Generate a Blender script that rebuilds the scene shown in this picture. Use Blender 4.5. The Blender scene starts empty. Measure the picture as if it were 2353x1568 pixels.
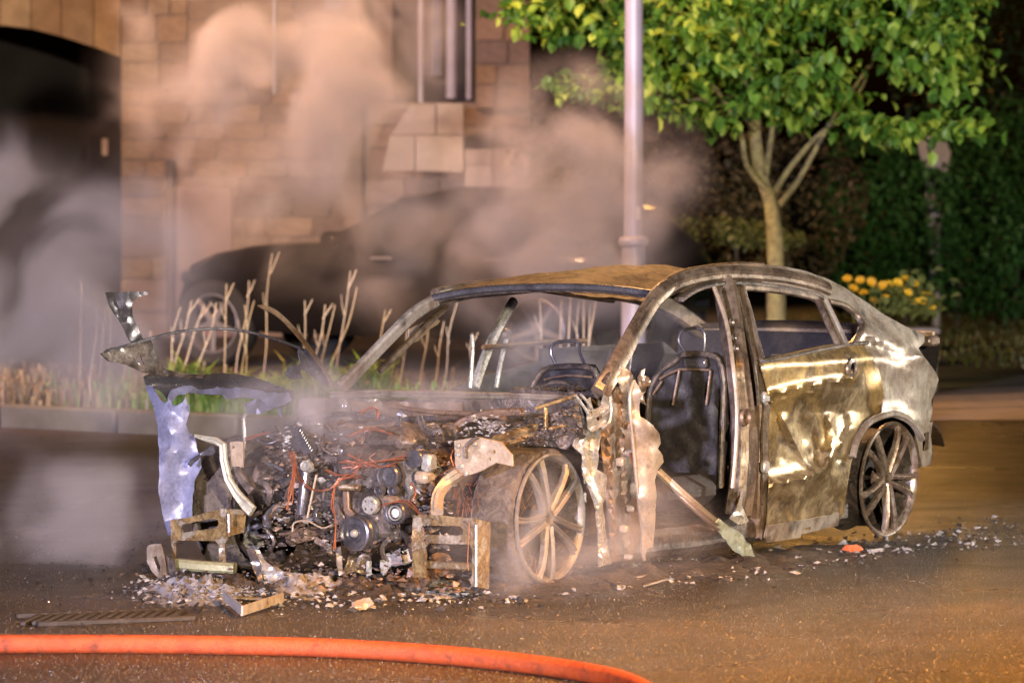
import bpy, bmesh, math, random
from mathutils import Vector, Matrix, noise
from mathutils.geometry import delaunay_2d_cdt
random.seed(7)
R = math.radians
sc = bpy.context.scene
C = sc.collection

# ---------------------------------------------------------------- camera
FPX, CX, CY, CAMH = 10100.0, 1176.0, 784.0, 1.78      # focal length and centre in reference pixels (2352 wide)
PITCH = math.atan(420.0 / FPX)
cam = bpy.data.cameras.new('camera')
cam.lens = FPX / 2352.0 * 36.0; cam.sensor_width = 36.0; cam.clip_start = 0.1; cam.clip_end = 600
cam.dof.use_dof = True; cam.dof.focus_distance = 18.8; cam.dof.aperture_fstop = 3.8
camo = bpy.data.objects.new('camera', cam); C.objects.link(camo)
camo.location = (0, 0, CAMH); camo.rotation_euler = (R(90) - PITCH, 0, 0)
sc.camera = camo

# ---------------------------------------------------------------- world: a night sky
w = bpy.data.worlds.new('World'); sc.world = w; w.use_nodes = True
wn = w.node_tree.nodes; wl = w.node_tree.links
bg = wn['Background']; sky = wn.new('ShaderNodeTexSky'); sky.sky_type = 'NISHITA'; sky.sun_disc = False
sky.sun_elevation = R(1.0); sky.sun_rotation = R(200)
wl.new(sky.outputs[0], bg.inputs[0]); bg.inputs[1].default_value = 0.004

# ---------------------------------------------------------------- lamps
def lamp(name, kind, loc, target, energy, color, size=0.3, spot=None, blend=0.5):
    l = bpy.data.lights.new(name, kind); l.energy = energy; l.color = color
    if kind in ('POINT', 'SPOT'): l.shadow_soft_size = size
    if kind == 'SPOT': l.spot_size = R(spot); l.spot_blend = blend
    o = bpy.data.objects.new(name, l); C.objects.link(o); o.location = loc
    d = Vector(target) - Vector(loc); o.rotation_euler = d.to_track_quat('-Z', 'Y').to_euler()
    return o
lamp('floodlight_mast', 'SPOT', (-9.0, -3.0, 3.2), (-1.2, 21, 1.0), 44000, (0.78, 0.72, 1.0), 0.3, 26, 0.8)
lamp('headlamps_roadside', 'SPOT', (5.0, -6.0, 3.4), (0.9, 24.0, 1.5), 38000, (1.0, 0.84, 0.62), 0.3, 30, 0.8)
lamp('fire_engine_scene_light', 'SPOT', (11.0, 24.0, 3.2), (0.9, 19.6, 0.6), 4000, (1.0, 0.92, 0.80), 0.4, 40, 0.6)
lamp('street_lamp_further', 'SPOT', (4.6, 56.0, 4.6), (1.3, 17.0, 0.0), 900, (1.0, 0.46, 0.10), 1.2, 50, 0.9)
lamp('street_lamp_near', 'SPOT', (5.6, 12.6, 7.0), (2.3, 15.4, 0.0), 17500, (1.0, 0.42, 0.08), 0.3, 50, 0.9)
lamp('added_wall_smoke_lamp', 'SPOT', (-5.0, 27.0, 6.4), (-1.6, 38.0, 1.6), 5000, (1.0, 0.54, 0.28), 0.3, 130, 0.8)  # unseen lamp added to warm the wall and brighten the smoke

sc.view_settings.view_transform = 'Standard'; sc.view_settings.look = 'None'
sc.view_settings.exposure = 0.0; sc.view_settings.gamma = 1.0; sc.view_settings.use_curve_mapping = False
cy = sc.cycles
cy.max_bounces = 6; cy.diffuse_bounces = 2; cy.glossy_bounces = 3; cy.transmission_bounces = 4; cy.volume_bounces = 0
cy.transparent_max_bounces = 8; cy.use_denoising = True; cy.sample_clamp_indirect = 4.0; cy.sample_clamp_direct = 30.0
cy.caustics_reflective = False; cy.caustics_refractive = False

# ---------------------------------------------------------------- reading the photograph: pixel <-> place
def ray(px, py):
    a = (px - CX) / FPX; b = (CY - py) / FPX
    return Vector((a, math.cos(PITCH) + b * math.sin(PITCH), -math.sin(PITCH) + b * math.cos(PITCH)))
def at(px, py, Y):
    d = ray(px, py); return Vector((0, 0, CAMH)) + d * (Y / d.y)
def gnd(px, py, z=0.0):
    d = ray(px, py); return Vector((0, 0, CAMH)) + d * ((z - CAMH) / d.z)
PHI = R(34.2); S_, C_ = math.sin(PHI), math.cos(PHI)
_w = at(1262, 1190, 18.2)
CAR_O = Vector((_w.x - .84 * C_, _w.y + .84 * S_, 0))
CAR_ROT = math.atan2(-C_, -S_)
def to_local(v, vec=False):
    X = v[0] - (0 if vec else CAR_O.x); Y = v[1] - (0 if vec else CAR_O.y)
    return Vector((-X * S_ - Y * C_, X * C_ - Y * S_, v[2]))
def to_world(v):
    return Vector((CAR_O.x - v[0] * S_ + v[1] * C_, CAR_O.y - v[0] * C_ - v[1] * S_, v[2]))
_cl = to_local((0, 0, CAMH))
def hit(px, py, axis, k):
    d = to_local(ray(px, py), True); return _cl + d * ((k - _cl[axis]) / d[axis])
def FX(x):                      # a plane across the car at that x
    return lambda px, py, d=0.0: hit(px, py, 0, x + d)
def SY(y):                      # a plane along the car at that y
    return lambda px, py, d=0.0: hit(px, py, 1, y + d)
def body_y(x, z):
    y = 0.93
    if z > 0.86: y -= (z - 0.86) * 0.68
    if z < 0.35: y -= (0.35 - z) * 0.16
    if x < -2.85: y -= (-2.85 - x) ** 2 * 0.26
    if x > -0.6: y -= (x + 0.6) ** 2 * 0.10
    return y
def SB(px, py, d=0.0):          # the skin of the car's near side
    y = 0.85
    for _ in range(6):
        p = hit(px, py, 1, y); y = body_y(p.x, p.z) + d
    return hit(px, py, 1, y)

# ---------------------------------------------------------------- mesh helpers
class MB:
    def __init__(s): s.v = []; s.f = []
    def add(s, vs, fs):
        o = len(s.v); s.v += [tuple(v) for v in vs]; s.f += [tuple(i + o for i in f) for f in fs]
    def box(s, c, d, rot=None, bev=0.0):
        hx, hy, hz = d[0] / 2, d[1] / 2, d[2] / 2
        if bev <= 0:
            vs = [Vector((sx * hx, sy * hy, sz * hz)) for sx in (-1, 1) for sy in (-1, 1) for sz in (-1, 1)]
            fs = [(0, 1, 3, 2), (4, 6, 7, 5), (0, 4, 5, 1), (2, 3, 7, 6), (0, 2, 6, 4), (1, 5, 7, 3)]
        else:
            b = min(bev, hx * .9, hy * .9, hz * .9); vs = []; fs = []
            for (z, k) in ((-hz, b), (-hz + b, 0), (hz - b, 0), (hz, b)):
                x, y = hx - k, hy - k
                vs += [Vector(p) for p in ((-x + b * (k == 0), -y, z), (x - b * (k == 0), -y, z), (x, -y + b * (k == 0), z), (x, y - b * (k == 0), z),
                                           (x - b * (k == 0), y, z), (-x + b * (k == 0), y, z), (-x, y - b * (k == 0), z), (-x, -y + b * (k == 0), z))]
            for L in range(3):
                for i in range(8):
                    j = (i + 1) % 8; fs.append((L * 8 + i, L * 8 + j, L * 8 + 8 + j, L * 8 + 8 + i))
            fs.append(tuple(range(7, -1, -1))); fs.append(tuple(range(24, 32)))
        if rot is not None: vs = [rot @ v for v in vs]
        s.add([v + Vector(c) for v in vs], fs); return s
    def tube(s, pts, r, n=8, caps=True):
        pts = [Vector(p) for p in pts]; m = len(pts)
        rs = r if isinstance(r, (list, tuple)) else [r] * m
        T0 = (pts[1] - pts[0]).normalized()
        U = T0.orthogonal().normalized(); vs = []
        for i, p in enumerate(pts):
            T = (pts[min(i + 1, m - 1)] - pts[max(i - 1, 0)])
            T = T.normalized() if T.length > 1e-9 else T0
            U = (U - T * U.dot(T)); U = U.normalized() if U.length > 1e-6 else T.orthogonal().normalized()
            W = T.cross(U)
            for k in range(n):
                a = 2 * math.pi * k / n; vs.append(p + (U * math.cos(a) + W * math.sin(a)) * rs[i])
        fs = [(i * n + k, i * n + (k + 1) % n, (i + 1) * n + (k + 1) % n, (i + 1) * n + k) for i in range(m - 1) for k in range(n)]
        if caps: fs += [tuple(range(n - 1, -1, -1)), tuple(range((m - 1) * n, m * n))]
        s.add(vs, fs); return s
    def strip(s, pts, wd, th, nrm, ch=.25, fold=0.0):
        """beam with a chamfered box section; wd across, th along nrm"""
        pts = [Vector(p) for p in pts]; m = len(pts); vs = []
        ws = wd if isinstance(wd, (list, tuple)) else [wd] * m
        ts = th if isinstance(th, (list, tuple)) else [th] * m
        for i, p in enumerate(pts):
            T = (pts[min(i + 1, m - 1)] - pts[max(i - 1, 0)]).normalized()
            N0 = nrm[i] if isinstance(nrm, list) else nrm
            Sd = T.cross(Vector(N0)).normalized(); N = Sd.cross(T).normalized()
            a, b = ws[i] / 2, ts[i] / 2; c = min(a, b) * 2 * ch
            for (u, v) in ((-a + c, -b), (a - c, -b), (a, -b + c), (a, b - c), (a - c, b), (0, b * (1 - fold)), (-a + c, b), (-a, b - c), (-a, -b + c)):
                vs.append(p + Sd * u + N * v)
        n = 9
        fs = [(i * n + k, i * n + (k + 1) % n, (i + 1) * n + (k + 1) % n, (i + 1) * n + k) for i in range(m - 1) for k in range(n)]
        fs += [tuple(range(n - 1, -1, -1)), tuple(range((m - 1) * n, m * n))]
        s.add(vs, fs); return s
    def lathe(s, prof, n=32, M=None, caps=False):
        """profile of (radius, height) turned about +Z, then moved by M"""
        M = M or Matrix(); vs = []
        for (r, h) in prof:
            for k in range(n):
                a = 2 * math.pi * k / n; vs.append(M @ Vector((r * math.cos(a), r * math.sin(a), h)))
        m = len(prof)
        fs = [(i * n + k, i * n + (k + 1) % n, (i + 1) * n + (k + 1) % n, (i + 1) * n + k) for i in range(m - 1) for k in range(n)]
        if caps: fs += [tuple(range(n - 1, -1, -1)), tuple(range((m - 1) * n, m * n))]
        s.add(vs, fs); return s
    def shard(s, c, size, seed=None):
        """one torn flat-ish lump"""
        n = random.randint(4, 6); vs = []; ax = Matrix.Rotation(random.uniform(0, 6.28), 3, 'Z') @ Matrix.Rotation(random.uniform(-.9, .9), 3, 'X')
        for k in range(n):
            a = 6.283 * k / n + random.uniform(-.4, .4); r = size * random.uniform(.45, 1)
            vs.append(Vector((r * math.cos(a), r * math.sin(a) * .7, random.uniform(-.12, .12) * size)))
        top = Vector((random.uniform(-.2, .2) * size, random.uniform(-.2, .2) * size, size * random.uniform(.12, .5)))
        bot = Vector((0, 0, -size * random.uniform(.1, .3)))
        allv = [ax @ v + Vector(c) for v in vs + [top, bot]]
        fs = [(k, (k + 1) % n, n) for k in range(n)] + [((k + 1) % n, k, n + 1) for k in range(n)]
        s.add(allv, fs); return s
    def build(s, name, mat, parent=None, smooth=True, angle=40):
        me = bpy.data.meshes.new(name); me.from_pydata(s.v, [], s.f); me.update()
        if smooth:
            me.polygons.foreach_set('use_smooth', [True] * len(me.polygons))
            me.set_sharp_from_angle(angle=R(angle))
        o = bpy.data.objects.new(name, me); C.objects.link(o)
        if mat: me.materials.append(mat)
        if parent: o.parent = parent
        return o
def tag(o, label=None, cat=None, group=None, kind=None):
    if label: o['label'] = label
    if cat: o['category'] = cat
    if group: o['group'] = group
    if kind: o['kind'] = kind
    return o
def empty(name, loc=(0, 0, 0), rz=0.0, parent=None):
    o = bpy.data.objects.new(name, None); C.objects.link(o); o.location = loc; o.rotation_euler = (0, 0, rz)
    o.empty_display_size = .2
    if parent: o.parent = parent
    return o
def copy_tree(o, parent=None):
    c = o.copy(); C.objects.link(c); c.parent = parent
    for ch in list(o.children): copy_tree(ch, c)
    return c
def inside(p, poly):
    x, y = p; r = False; n = len(poly); j = n - 1
    for i in range(n):
        xi, yi = poly[i]; xj, yj = poly[j]
        if (yi > y) != (yj > y) and x < (xj - xi) * (y - yi) / (yj - yi) + xi: r = not r
        j = i
    return r
def resample(poly, step, jag=0.0, closed=True):
    out = []; n = len(poly)
    for i in range(n if closed else n - 1):
        a = Vector(poly[i]); b = Vector(poly[(i + 1) % n]); m = max(1, int((b - a).length / step))
        for k in range(m):
            p = a.lerp(b, k / m)
            if jag: p = p + Vector((random.uniform(-jag, jag), random.uniform(-jag, jag)))
            out.append((p.x, p.y))
    return out
def seg_d(p, poly):
    best = 1e9; P = Vector(p)
    for i in range(len(poly) - 1):
        a = Vector(poly[i]); b = Vector(poly[i + 1]); t = max(0, min(1, (P - a).dot(b - a) / max((b - a).length_squared, 1e-9)))
        best = min(best, (a.lerp(b, t) - P).length)
    return best
def N2(x, y, s, k=0.0): return noise.noise(Vector((x / s, y / s, k)))
def smooth_path(pts, n=4):
    """Catmull-Rom through points of any dimension"""
    P = [Vector(p) for p in pts]; out = []
    for i in range(len(P) - 1):
        p0 = P[max(i - 1, 0)]; p1 = P[i]; p2 = P[i + 1]; p3 = P[min(i + 2, len(P) - 1)]
        for k in range(n):
            t = k / n
            out.append(.5 * ((2 * p1) + (p2 - p0) * t + (2 * p0 - 5 * p1 + 4 * p2 - p3) * t * t + (3 * p1 - p0 - 3 * p2 + p3) * t ** 3))
    out.append(P[-1]); return out
def panel(name, outline, surf, mat, parent, holes=(), res=14, disp=None, th=.005, jag=0.0, angle=35, back=None):
    """torn or pressed sheet metal: outline drawn in reference pixels, laid on a real surface of the car, with thickness"""
    ol = resample(outline, res, jag); hs = [resample(h, res, jag) for h in holes]
    vs = []; es = []
    for lp in [ol] + hs:
        o = len(vs); vs += [Vector(p) for p in lp]; es += [(o + i, o + (i + 1) % len(lp)) for i in range(len(lp))]
    xs = [p[0] for p in ol]; ys = [p[1] for p in ol]
    nx = int((max(xs) - min(xs)) / res) + 1; ny = int((max(ys) - min(ys)) / res) + 1
    loops = [ol] + hs
    for i in range(nx):
        for j in range(ny):
            p = (min(xs) + (i + .5 * (j % 2)) * res + random.uniform(-.1, .1) * res, min(ys) + j * res + random.uniform(-.1, .1) * res)
            if inside(p, ol) and not any(inside(p, h) for h in hs):
                if all(seg_d(p, lp + [lp[0]]) > res * .45 for lp in loops): vs.append(Vector(p))
    r = delaunay_2d_cdt(vs, es, [], 0, 1e-5)
    V = r[0]; T = []
    for f in r[2]:
        c = (sum(V[i].x for i in f) / len(f), sum(V[i].y for i in f) / len(f))
        if inside(c, ol) and not any(inside(c, h) for h in hs): T.append(tuple(f))
    P3 = [surf(p.x, p.y, disp(p.x, p.y) if disp else 0.0) for p in V]
    me = bpy.data.meshes.new(name); me.from_pydata([tuple(p) for p in P3], [], T); me.update()
    bm = bmesh.new(); bm.from_mesh(me)
    bmesh.ops.delete(bm, geom=[v for v in bm.verts if not v.link_faces], context='VERTS')
    bmesh.ops.recalc_face_normals(bm, faces=bm.faces); bm.normal_update()
    g = sum((f.normal * f.calc_area() for f in bm.faces), Vector()); cl = _cl if parent is CARREF[0] else Vector((0, 0, CAMH))
    ctr = sum((v.co for v in bm.verts), Vector()) / max(1, len(bm.verts))
    if g.dot(cl - ctr) < 0: bmesh.ops.reverse_faces(bm, faces=bm.faces)
    bm.normal_update(); bm.verts.index_update()
    A = [v.co.copy() for v in bm.verts]; Nn = [v.normal.copy() for v in bm.verts]
    F = [tuple(v.index for v in f.verts) for f in bm.faces]
    edge = {}
    for f in F:
        for i in range(3):
            e = (f[i], f[(i + 1) % 3]); edge[e] = 1
    n = len(A); vsx = A + [A[i] - Nn[i] * th for i in range(n)]
    fs = F + [tuple(n + i for i in reversed(f)) for f in F]
    for (a, b) in edge:
        if (b, a) not in edge: fs.append((b, a, n + a, n + b))
    bm.free(); bpy.data.meshes.remove(me)
    mb = MB(); mb.add(vsx, fs)
    return mb.build(name, mat, parent, angle=angle)
CARREF = [None]

# ---------------------------------------------------------------- materials
def nodes(name):
    m = bpy.data.materials.new(name); m.use_nodes = True; nt = m.node_tree
    return m, nt.nodes, nt.links, nt.nodes['Principled BSDF']
def tex(n, l, kind, scale, vec, detail=4, rough=.6, dist=0.0):
    t = n.new('ShaderNodeTexNoise' if kind == 'n' else 'ShaderNodeTexVoronoi'); t.inputs['Scale'].default_value = scale
    if kind == 'n':
        t.inputs['Detail'].default_value = detail; t.inputs['Roughness'].default_value = rough; t.inputs['Distortion'].default_value = dist
    l.new(vec, t.inputs['Vector']); return t
def ramp(n, l, src, stops):
    r = n.new('ShaderNodeValToRGB'); e = r.color_ramp.elements
    while len(e) < len(stops): e.new(.5)
    for i, (p, c) in enumerate(stops):
        e[i].position = p; e[i].color = (c[0], c[1], c[2], 1) if isinstance(c, (tuple, list)) else (c, c, c, 1)
    l.new(src, r.inputs[0]); return r
def mixc(n, l, fac, a, b, mode='MIX'):
    m = n.new('ShaderNodeMix'); m.data_type = 'RGBA'; m.blend_type = mode
    if isinstance(fac, (int, float)): m.inputs[0].default_value = fac
    else: l.new(fac, m.inputs[0])
    for i, s in ((6, a), (7, b)):
        if isinstance(s, (tuple, list)): m.inputs[i].default_value = (s[0], s[1], s[2], 1)
        else: l.new(s, m.inputs[i])
    return m.outputs[2]
def burnt(name, cols, metal=.5, rough=(.3, .6), scale=6.0, bump=.25, soot=.35, coat=0.0, sootcol=(.018, .014, .012), fine=70, stretch=None):
    """fire-stained metal: patches of oxide colours, soot and a fine pitted skin, partly wet"""
    m, n, l, p = nodes(name); tc = n.new('ShaderNodeTexCoord'); v = tc.outputs['Object']
    if stretch:
        mp = n.new('ShaderNodeMapping'); mp.inputs['Scale'].default_value = stretch; l.new(v, mp.inputs[0]); v = mp.outputs[0]
    a = tex(n, l, 'n', scale, v, 6, .65, .6); k = len(cols)
    col = ramp(n, l, a.outputs['Fac'], [(.28 + .44 * i / max(1, k - 1), c) for i, c in enumerate(cols)]).outputs[0]
    b = tex(n, l, 'n', scale * 2.3, v, 8, .7, .3)
    sm = ramp(n, l, b.outputs['Fac'], [(.20 + .25 * soot, 1.0), (.36 + .30 * soot, 0.0)])
    if soot > 0: col = mixc(n, l, sm.outputs[0], col, sootcol)
    f = tex(n, l, 'n', fine, v, 4, .7)
    fm = ramp(n, l, f.outputs['Fac'], [(.3, .72), (.7, 1.15)])
    col = mixc(n, l, 1.0, col, fm.outputs[0], 'MULTIPLY')
    l.new(col, p.inputs['Base Color'])
    rr = ramp(n, l, b.outputs['Fac'], [(.3, rough[1]), (.7, rough[0])]); l.new(rr.outputs[0], p.inputs['Roughness'])
    p.inputs['Metallic'].default_value = metal
    if coat: p.inputs['Coat Weight'].default_value = coat; p.inputs['Coat Roughness'].default_value = .12
    bn = n.new('ShaderNodeBump'); bn.inputs['Strength'].default_value = bump; bn.inputs['Distance'].default_value = .01
    mx = n.new('ShaderNodeMath'); mx.operation = 'ADD'; l.new(f.outputs['Fac'], mx.inputs[0]); l.new(a.outputs['Fac'], mx.inputs[1])
    l.new(mx.outputs[0], bn.inputs['Height']); l.new(bn.outputs[0], p.inputs['Normal'])
    return m
def plain(name, col, rough=.6, metal=0.0, var=.25, scale=12, bump=.15, col2=None, coat=0.0):
    m, n, l, p = nodes(name); v = n.new('ShaderNodeTexCoord').outputs['Object']
    a = tex(n, l, 'n', scale, v, 6, .65)
    c2 = col2 or tuple(c * (1 - var) for c in col)
    r = ramp(n, l, a.outputs['Fac'], [(.33, c2), (.67, col)]); l.new(r.outputs[0], p.inputs['Base Color'])
    p.inputs['Roughness'].default_value = rough; p.inputs['Metallic'].default_value = metal
    if coat: p.inputs['Coat Weight'].default_value = coat; p.inputs['Coat Roughness'].default_value = .08
    f = tex(n, l, 'n', scale * 6, v, 4, .7); bn = n.new('ShaderNodeBump'); bn.inputs['Strength'].default_value = bump
    bn.inputs['Distance'].default_value = .01; l.new(f.outputs['Fac'], bn.inputs['Height']); l.new(bn.outputs[0], p.inputs['Normal'])
    return m
GOLD = burnt('heat_tinted_door_metal', [(.22, .13, .045), (.44, .29, .10), (.15, .095, .04), (.50, .39, .22), (.34, .22, .075)], .55, (.25, .48), 3.2, .05, .32, .1)
ROSE = burnt('scorched_pink_grey_metal', [(.19, .13, .09), (.33, .25, .185), (.11, .075, .05), (.44, .375, .31)], .5, (.2, .48), 4, .15, .38, .15)
ASHG = burnt('ash_grey_body_metal', [(.30, .25, .20), (.42, .37, .31), (.20, .14, .095), (.47, .43, .38)], .4, (.28, .55), 3, .15, .36, .1, stretch=(1, 1, .7))
TAN = burnt('tan_steel', [(.36, .26, .165), (.44, .34, .24), (.28, .19, .11)], .3, (.35, .55), 9, .12, .12)
OCHRE = burnt('ochre_bracket_steel', [(.34, .20, .06), (.44, .32, .15), (.22, .13, .05), (.48, .43, .34), (.30, .18, .07)], .55, (.24, .48), 13, .2, .36, .2)
SILV = burnt('bare_bright_metal', [(.46, .44, .39), (.64, .62, .57), (.22, .18, .14)], .6, (.16, .42), 9, .2, .3, .3)
DARK = burnt('charred_metal', [(.075, .058, .048), (.17, .13, .105), (.05, .04, .033), (.24, .20, .17)], .4, (.25, .6), 12, .5, .35, .3)
BRN = burnt('brown_burnt_metal', [(.16, .10, .065), (.24, .16, .11), (.11, .07, .048)], .4, (.32, .6), 8, .3, .35)
WHEELM = burnt('bronzed_alloy', [(.30, .22, .17), (.46, .37, .30), (.20, .13, .09), (.52, .46, .40)], .6, (.2, .42), 9, .12, .2, .2)
WHEELD = burnt('dusty_brown_alloy', [(.15, .125, .10), (.24, .205, .17), (.10, .08, .064)], .35, (.35, .6), 9, .15, .2)
FLOODBLUE = burnt('floodlit_blue_scorched_metal', [(.15, .155, .25), (.24, .245, .35), (.09, .09, .15)], .2, (.25, .5), 4, .10, .30, sootcol=(.06, .055, .075))  # blue of the floodlight is put into this scorched metal's colour
GREYD = burnt('dark_grey_bent_metal', [(.11, .10, .11), (.20, .19, .205), (.07, .064, .07)], .7, (.18, .38), 3.5, .06, .12, .25)
RUST = burnt('rusted_roof_metal', [(.09, .052, .028), (.20, .115, .05), (.05, .032, .020)], .35, (.28, .6), 9, .6, .42, .1)
ASH = burnt('pale_ash', [(.24, .215, .195), (.36, .335, .31), (.13, .11, .095)], 0, (.7, .9), 14, .6, .35)
ALU = burnt('melted_aluminium', [(.46, .44, .42), (.58, .56, .54), (.3, .27, .25)], .6, (.25, .5), 14, .5, .15)
COPPER = plain('bare_copper_wire', (.36, .12, .055), .45, .5, .5, 40)
WINGM = burnt('scorched_wing_metal', [(.30, .235, .18), (.38, .31, .25), (.22, .165, .125)], .3, (.28, .5), 4, .08, .2, .15)
CHAR = plain('char', (.045, .036, .030), .6, 0, .5, 30, .8)
RUBBER = plain('burnt_tyre_rubber', (.13, .10, .078), .75, 0, .5, 14, .5)
SEATM = burnt('charred_seat', [(.016, .013, .013), (.026, .021, .021), (.011, .009, .009)], .1, (.45, .75), 10, .4, .3)
GLASSG = plain('crazed_green_glass', (.30, .36, .30), .18, 0, .4, 30, .4, coat=.4)

# ================================================================ THE SETTING
def asphalt():
    m, n, l, p = nodes('wet_asphalt'); v = n.new('ShaderNodeTexCoord').outputs['Object']
    big = tex(n, l, 'n', 1.2, v, 6, .65, .5); fine = tex(n, l, 'n', 75, v, 3, .8); grit = tex(n, l, 'v', 120, v)
    col = ramp(n, l, big.outputs['Fac'], [(.35, (.032, .020, .011)), (.60, (.085, .055, .030))]).outputs[0]
    gm = ramp(n, l, fine.outputs['Fac'], [(.35, .25), (.5, .8), (.68, 2.0)]); col = mixc(n, l, 1.0, col, gm.outputs[0], 'MULTIPLY')
    gs = n.new('ShaderNodeSeparateColor'); l.new(grit.outputs['Color'], gs.inputs[0]); gr_ = ramp(n, l, gs.outputs[0], [(.0, .35), (.6, .9), (.9, 1.2), (1.0, 3.0)]); col = mixc(n, l, 1.0, col, gr_.outputs[0], 'MULTIPLY')
    # soot burnt into the road round the wreck
    mp = n.new('ShaderNodeMapping'); mp.vector_type = 'TEXTURE'; mp.inputs['Location'].default_value = (.25, 19.3, 0)
    mp.inputs['Scale'].default_value = (2.3, 2.2, 1); mp.inputs['Rotation'].default_value = (0, 0, R(25)); l.new(v, mp.inputs[0])
    ln = n.new('ShaderNodeVectorMath'); ln.operation = 'LENGTH'; l.new(mp.outputs[0], ln.inputs[0])
    ad = n.new('ShaderNodeMath'); ad.operation = 'MULTIPLY_ADD'; l.new(big.outputs['Fac'], ad.inputs[0]); ad.inputs[1].default_value = .8; l.new(ln.outputs['Value'], ad.inputs[2])
    sm = ramp(n, l, ad.outputs[0], [(.0, 1.0), (.97, .8), (1.0, .0)]); sm.color_ramp.elements[1].position = .9
    dv = n.new('ShaderNodeMath'); dv.operation = 'DIVIDE'; l.new(ad.outputs[0], dv.inputs[0]); dv.inputs[1].default_value = 1.6; l.new(dv.outputs[0], sm.inputs[0])
    col = mixc(n, l, sm.outputs[0], col, (.022, .018, .016))
    l.new(col, p.inputs['Base Color'])
    wet = tex(n, l, 'n', 1.6, v, 6, .65, .8)
    rr = ramp(n, l, wet.outputs['Fac'], [(.25, .20), (.75, .48)]); l.new(rr.outputs[0], p.inputs['Roughness'])
    b = n.new('ShaderNodeBump'); b.inputs['Strength'].default_value = .9; b.inputs['Distance'].default_value = .02
    sub = n.new('ShaderNodeMath'); sub.operation = 'ADD'; l.new(fine.outputs['Fac'], sub.inputs[0]); l.new(grit.outputs['Distance'], sub.inputs[1])
    l.new(sub.outputs[0], b.inputs['Height']); l.new(b.outputs[0], p.inputs['Normal'])
    return m
ASPH = asphalt()
road = MB(); road.add([(-260, -40, 0), (260, -40, 0), (260, 420, 0), (-260, 420, 0)], [(0, 1, 2, 3)])
tag(road.build('road', ASPH, smooth=False), kind='structure')

SOIL = plain('verge_soil', (.07, .052, .035), .9, 0, .5, 8, .8)
PAVE = plain('worn_pavement', (.34, .28, .24), .7, 0, .3, 3, .5)
KERBM = plain('kerb_concrete', (.15, .142, .115), .75, 0, .35, 5, .4)
FORE = plain('forecourt_tarmac', (.07, .058, .05), .7, 0, .4, 4, .6)
KL = [(-14, 34.5), (-6.5, 31.0), (-3.37, 29.2), (-1.71, 28.0), (-.4, 27.4), (1.0, 27.6), (2.0, 28.6), (2.6, 29.6)]
def sheet(name, pts, z, mat):
    b = MB(); b.add([(x, y, z) for x, y in pts], [tuple(range(len(pts)))])
    o = b.build(name, mat, smooth=False); tag(o, kind='structure'); return o
sheet('verge', [(x, y + .13) for x, y in KL] + [(2.7, 33.2), (-2.5, 33.2), (-14, 36.5)], .125, SOIL)
sheet('forecourt', [(-40, 38.0), (-14, 36.5), (-2.5, 33.2), (2.7, 33.2), (4.2, 60), (-40, 60)], .12, FORE)
sheet('pavement', [(2.60, 29.75), (9, 30.4), (30, 33), (30, 38), (4.1, 34.4), (2.7, 33.2)], .006, PAVE)
LAWN = plain('rough_lawn', (.055, .075, .02), .9, 0, .55, 2.5, .9, col2=(.05, .035, .018))
sheet('lawn', [(2.7, 33.2), (4.1, 34.4), (30, 38), (60, 120), (4.3, 120)], .012, LAWN)

# kerb: one stone after another along the edge of the verge
kerb = empty('kerb'); tag(kerb, kind='structure')
kp = KL
kst = None; acc = 0
for i in range(2, len(kp) - 1):
    a = Vector(kp[i]); b = Vector(kp[i + 1]); L = (b - a).length; m = max(1, round(L / .9))
    for k in range(m):
        c = a.lerp(b, (k + .5) / m)
        if kst is None:
            q = MB().box((0, 0, .065), (1, .14, .17), bev=.018).build('kerb_stone', KERBM, kerb); kst = q
        else:
            q = kst.copy(); C.objects.link(q)
        q.location = (c.x, c.y, random.uniform(-.004, .004)); q.rotation_euler = (0, 0, math.atan2((b - a).y, (b - a).x) + random.uniform(-.006, .006)); q.scale = (L / m - .012, 1, 1)

# ---------------------------------------------------------------- stone building behind
STONES = [plain('sandstone_%d' % i, c, .85, 0, .35, 5, .7) for i, c in enumerate([(.42, .27, .16), (.33, .22, .14), (.47, .32, .20), (.29, .20, .14), (.40, .25, .13), (.44, .32, .22)])]
MORT = plain('lime_mortar', (.36, .26, .18), .9, 0, .3, 12, .6)
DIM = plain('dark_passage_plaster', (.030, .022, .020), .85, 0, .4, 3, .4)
PLAST = plain('smooth_pink_plaster', (.42, .30, .25), .8, 0, .2, 2, .2)
PIPEW = plain('pale_painted_pipe', (.55, .52, .55), .5, 0, .2, 6, .1)
BY = 41.0
house = empty('stone_building', (0, BY, .12)); tag(house, 'warm sandstone building with dark archway, downpipes and recessed porch', 'building')
hz = Vector((0, BY, .12))
unit = MB().box((0, 0, 0), (1, 1, 1), bev=.035).build('stone', STONES[0], house)
um = [unit.data] + [unit.data.copy() for _ in STONES[1:]]
for i, me in enumerate(um): me.materials.clear(); me.materials.append(STONES[i])
nst = [0]
def stone(x0, y0, x1, y1, Y, dep=.3, gap=1.0):
    a = at(x0 + gap, y0 + gap, Y); b = at(x1 - gap, y1 - gap, Y); c = (a + b) / 2 - hz
    o = unit if nst[0] == 0 else unit.copy()
    if nst[0]: C.objects.link(o)
    nst[0] += 1; o.data = random.choice(um); o.parent = house
    o.location = (c.x, c.y + dep / 2 + random.uniform(-.012, .012), c.z); o.scale = (abs(b.x - a.x), dep, abs(a.z - b.z))
def slab(name, x0, y0, x1, y1, Y, dep, mat, par=house):
    a = at(x0, y0, Y); b = at(x1, y1, Y); c = (a + b) / 2 - hz
    return MB().box((c.x, c.y + dep / 2, c.z), (abs(b.x - a.x), dep, abs(a.z - b.z)), bev=.01).build(name, mat, par)
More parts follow.
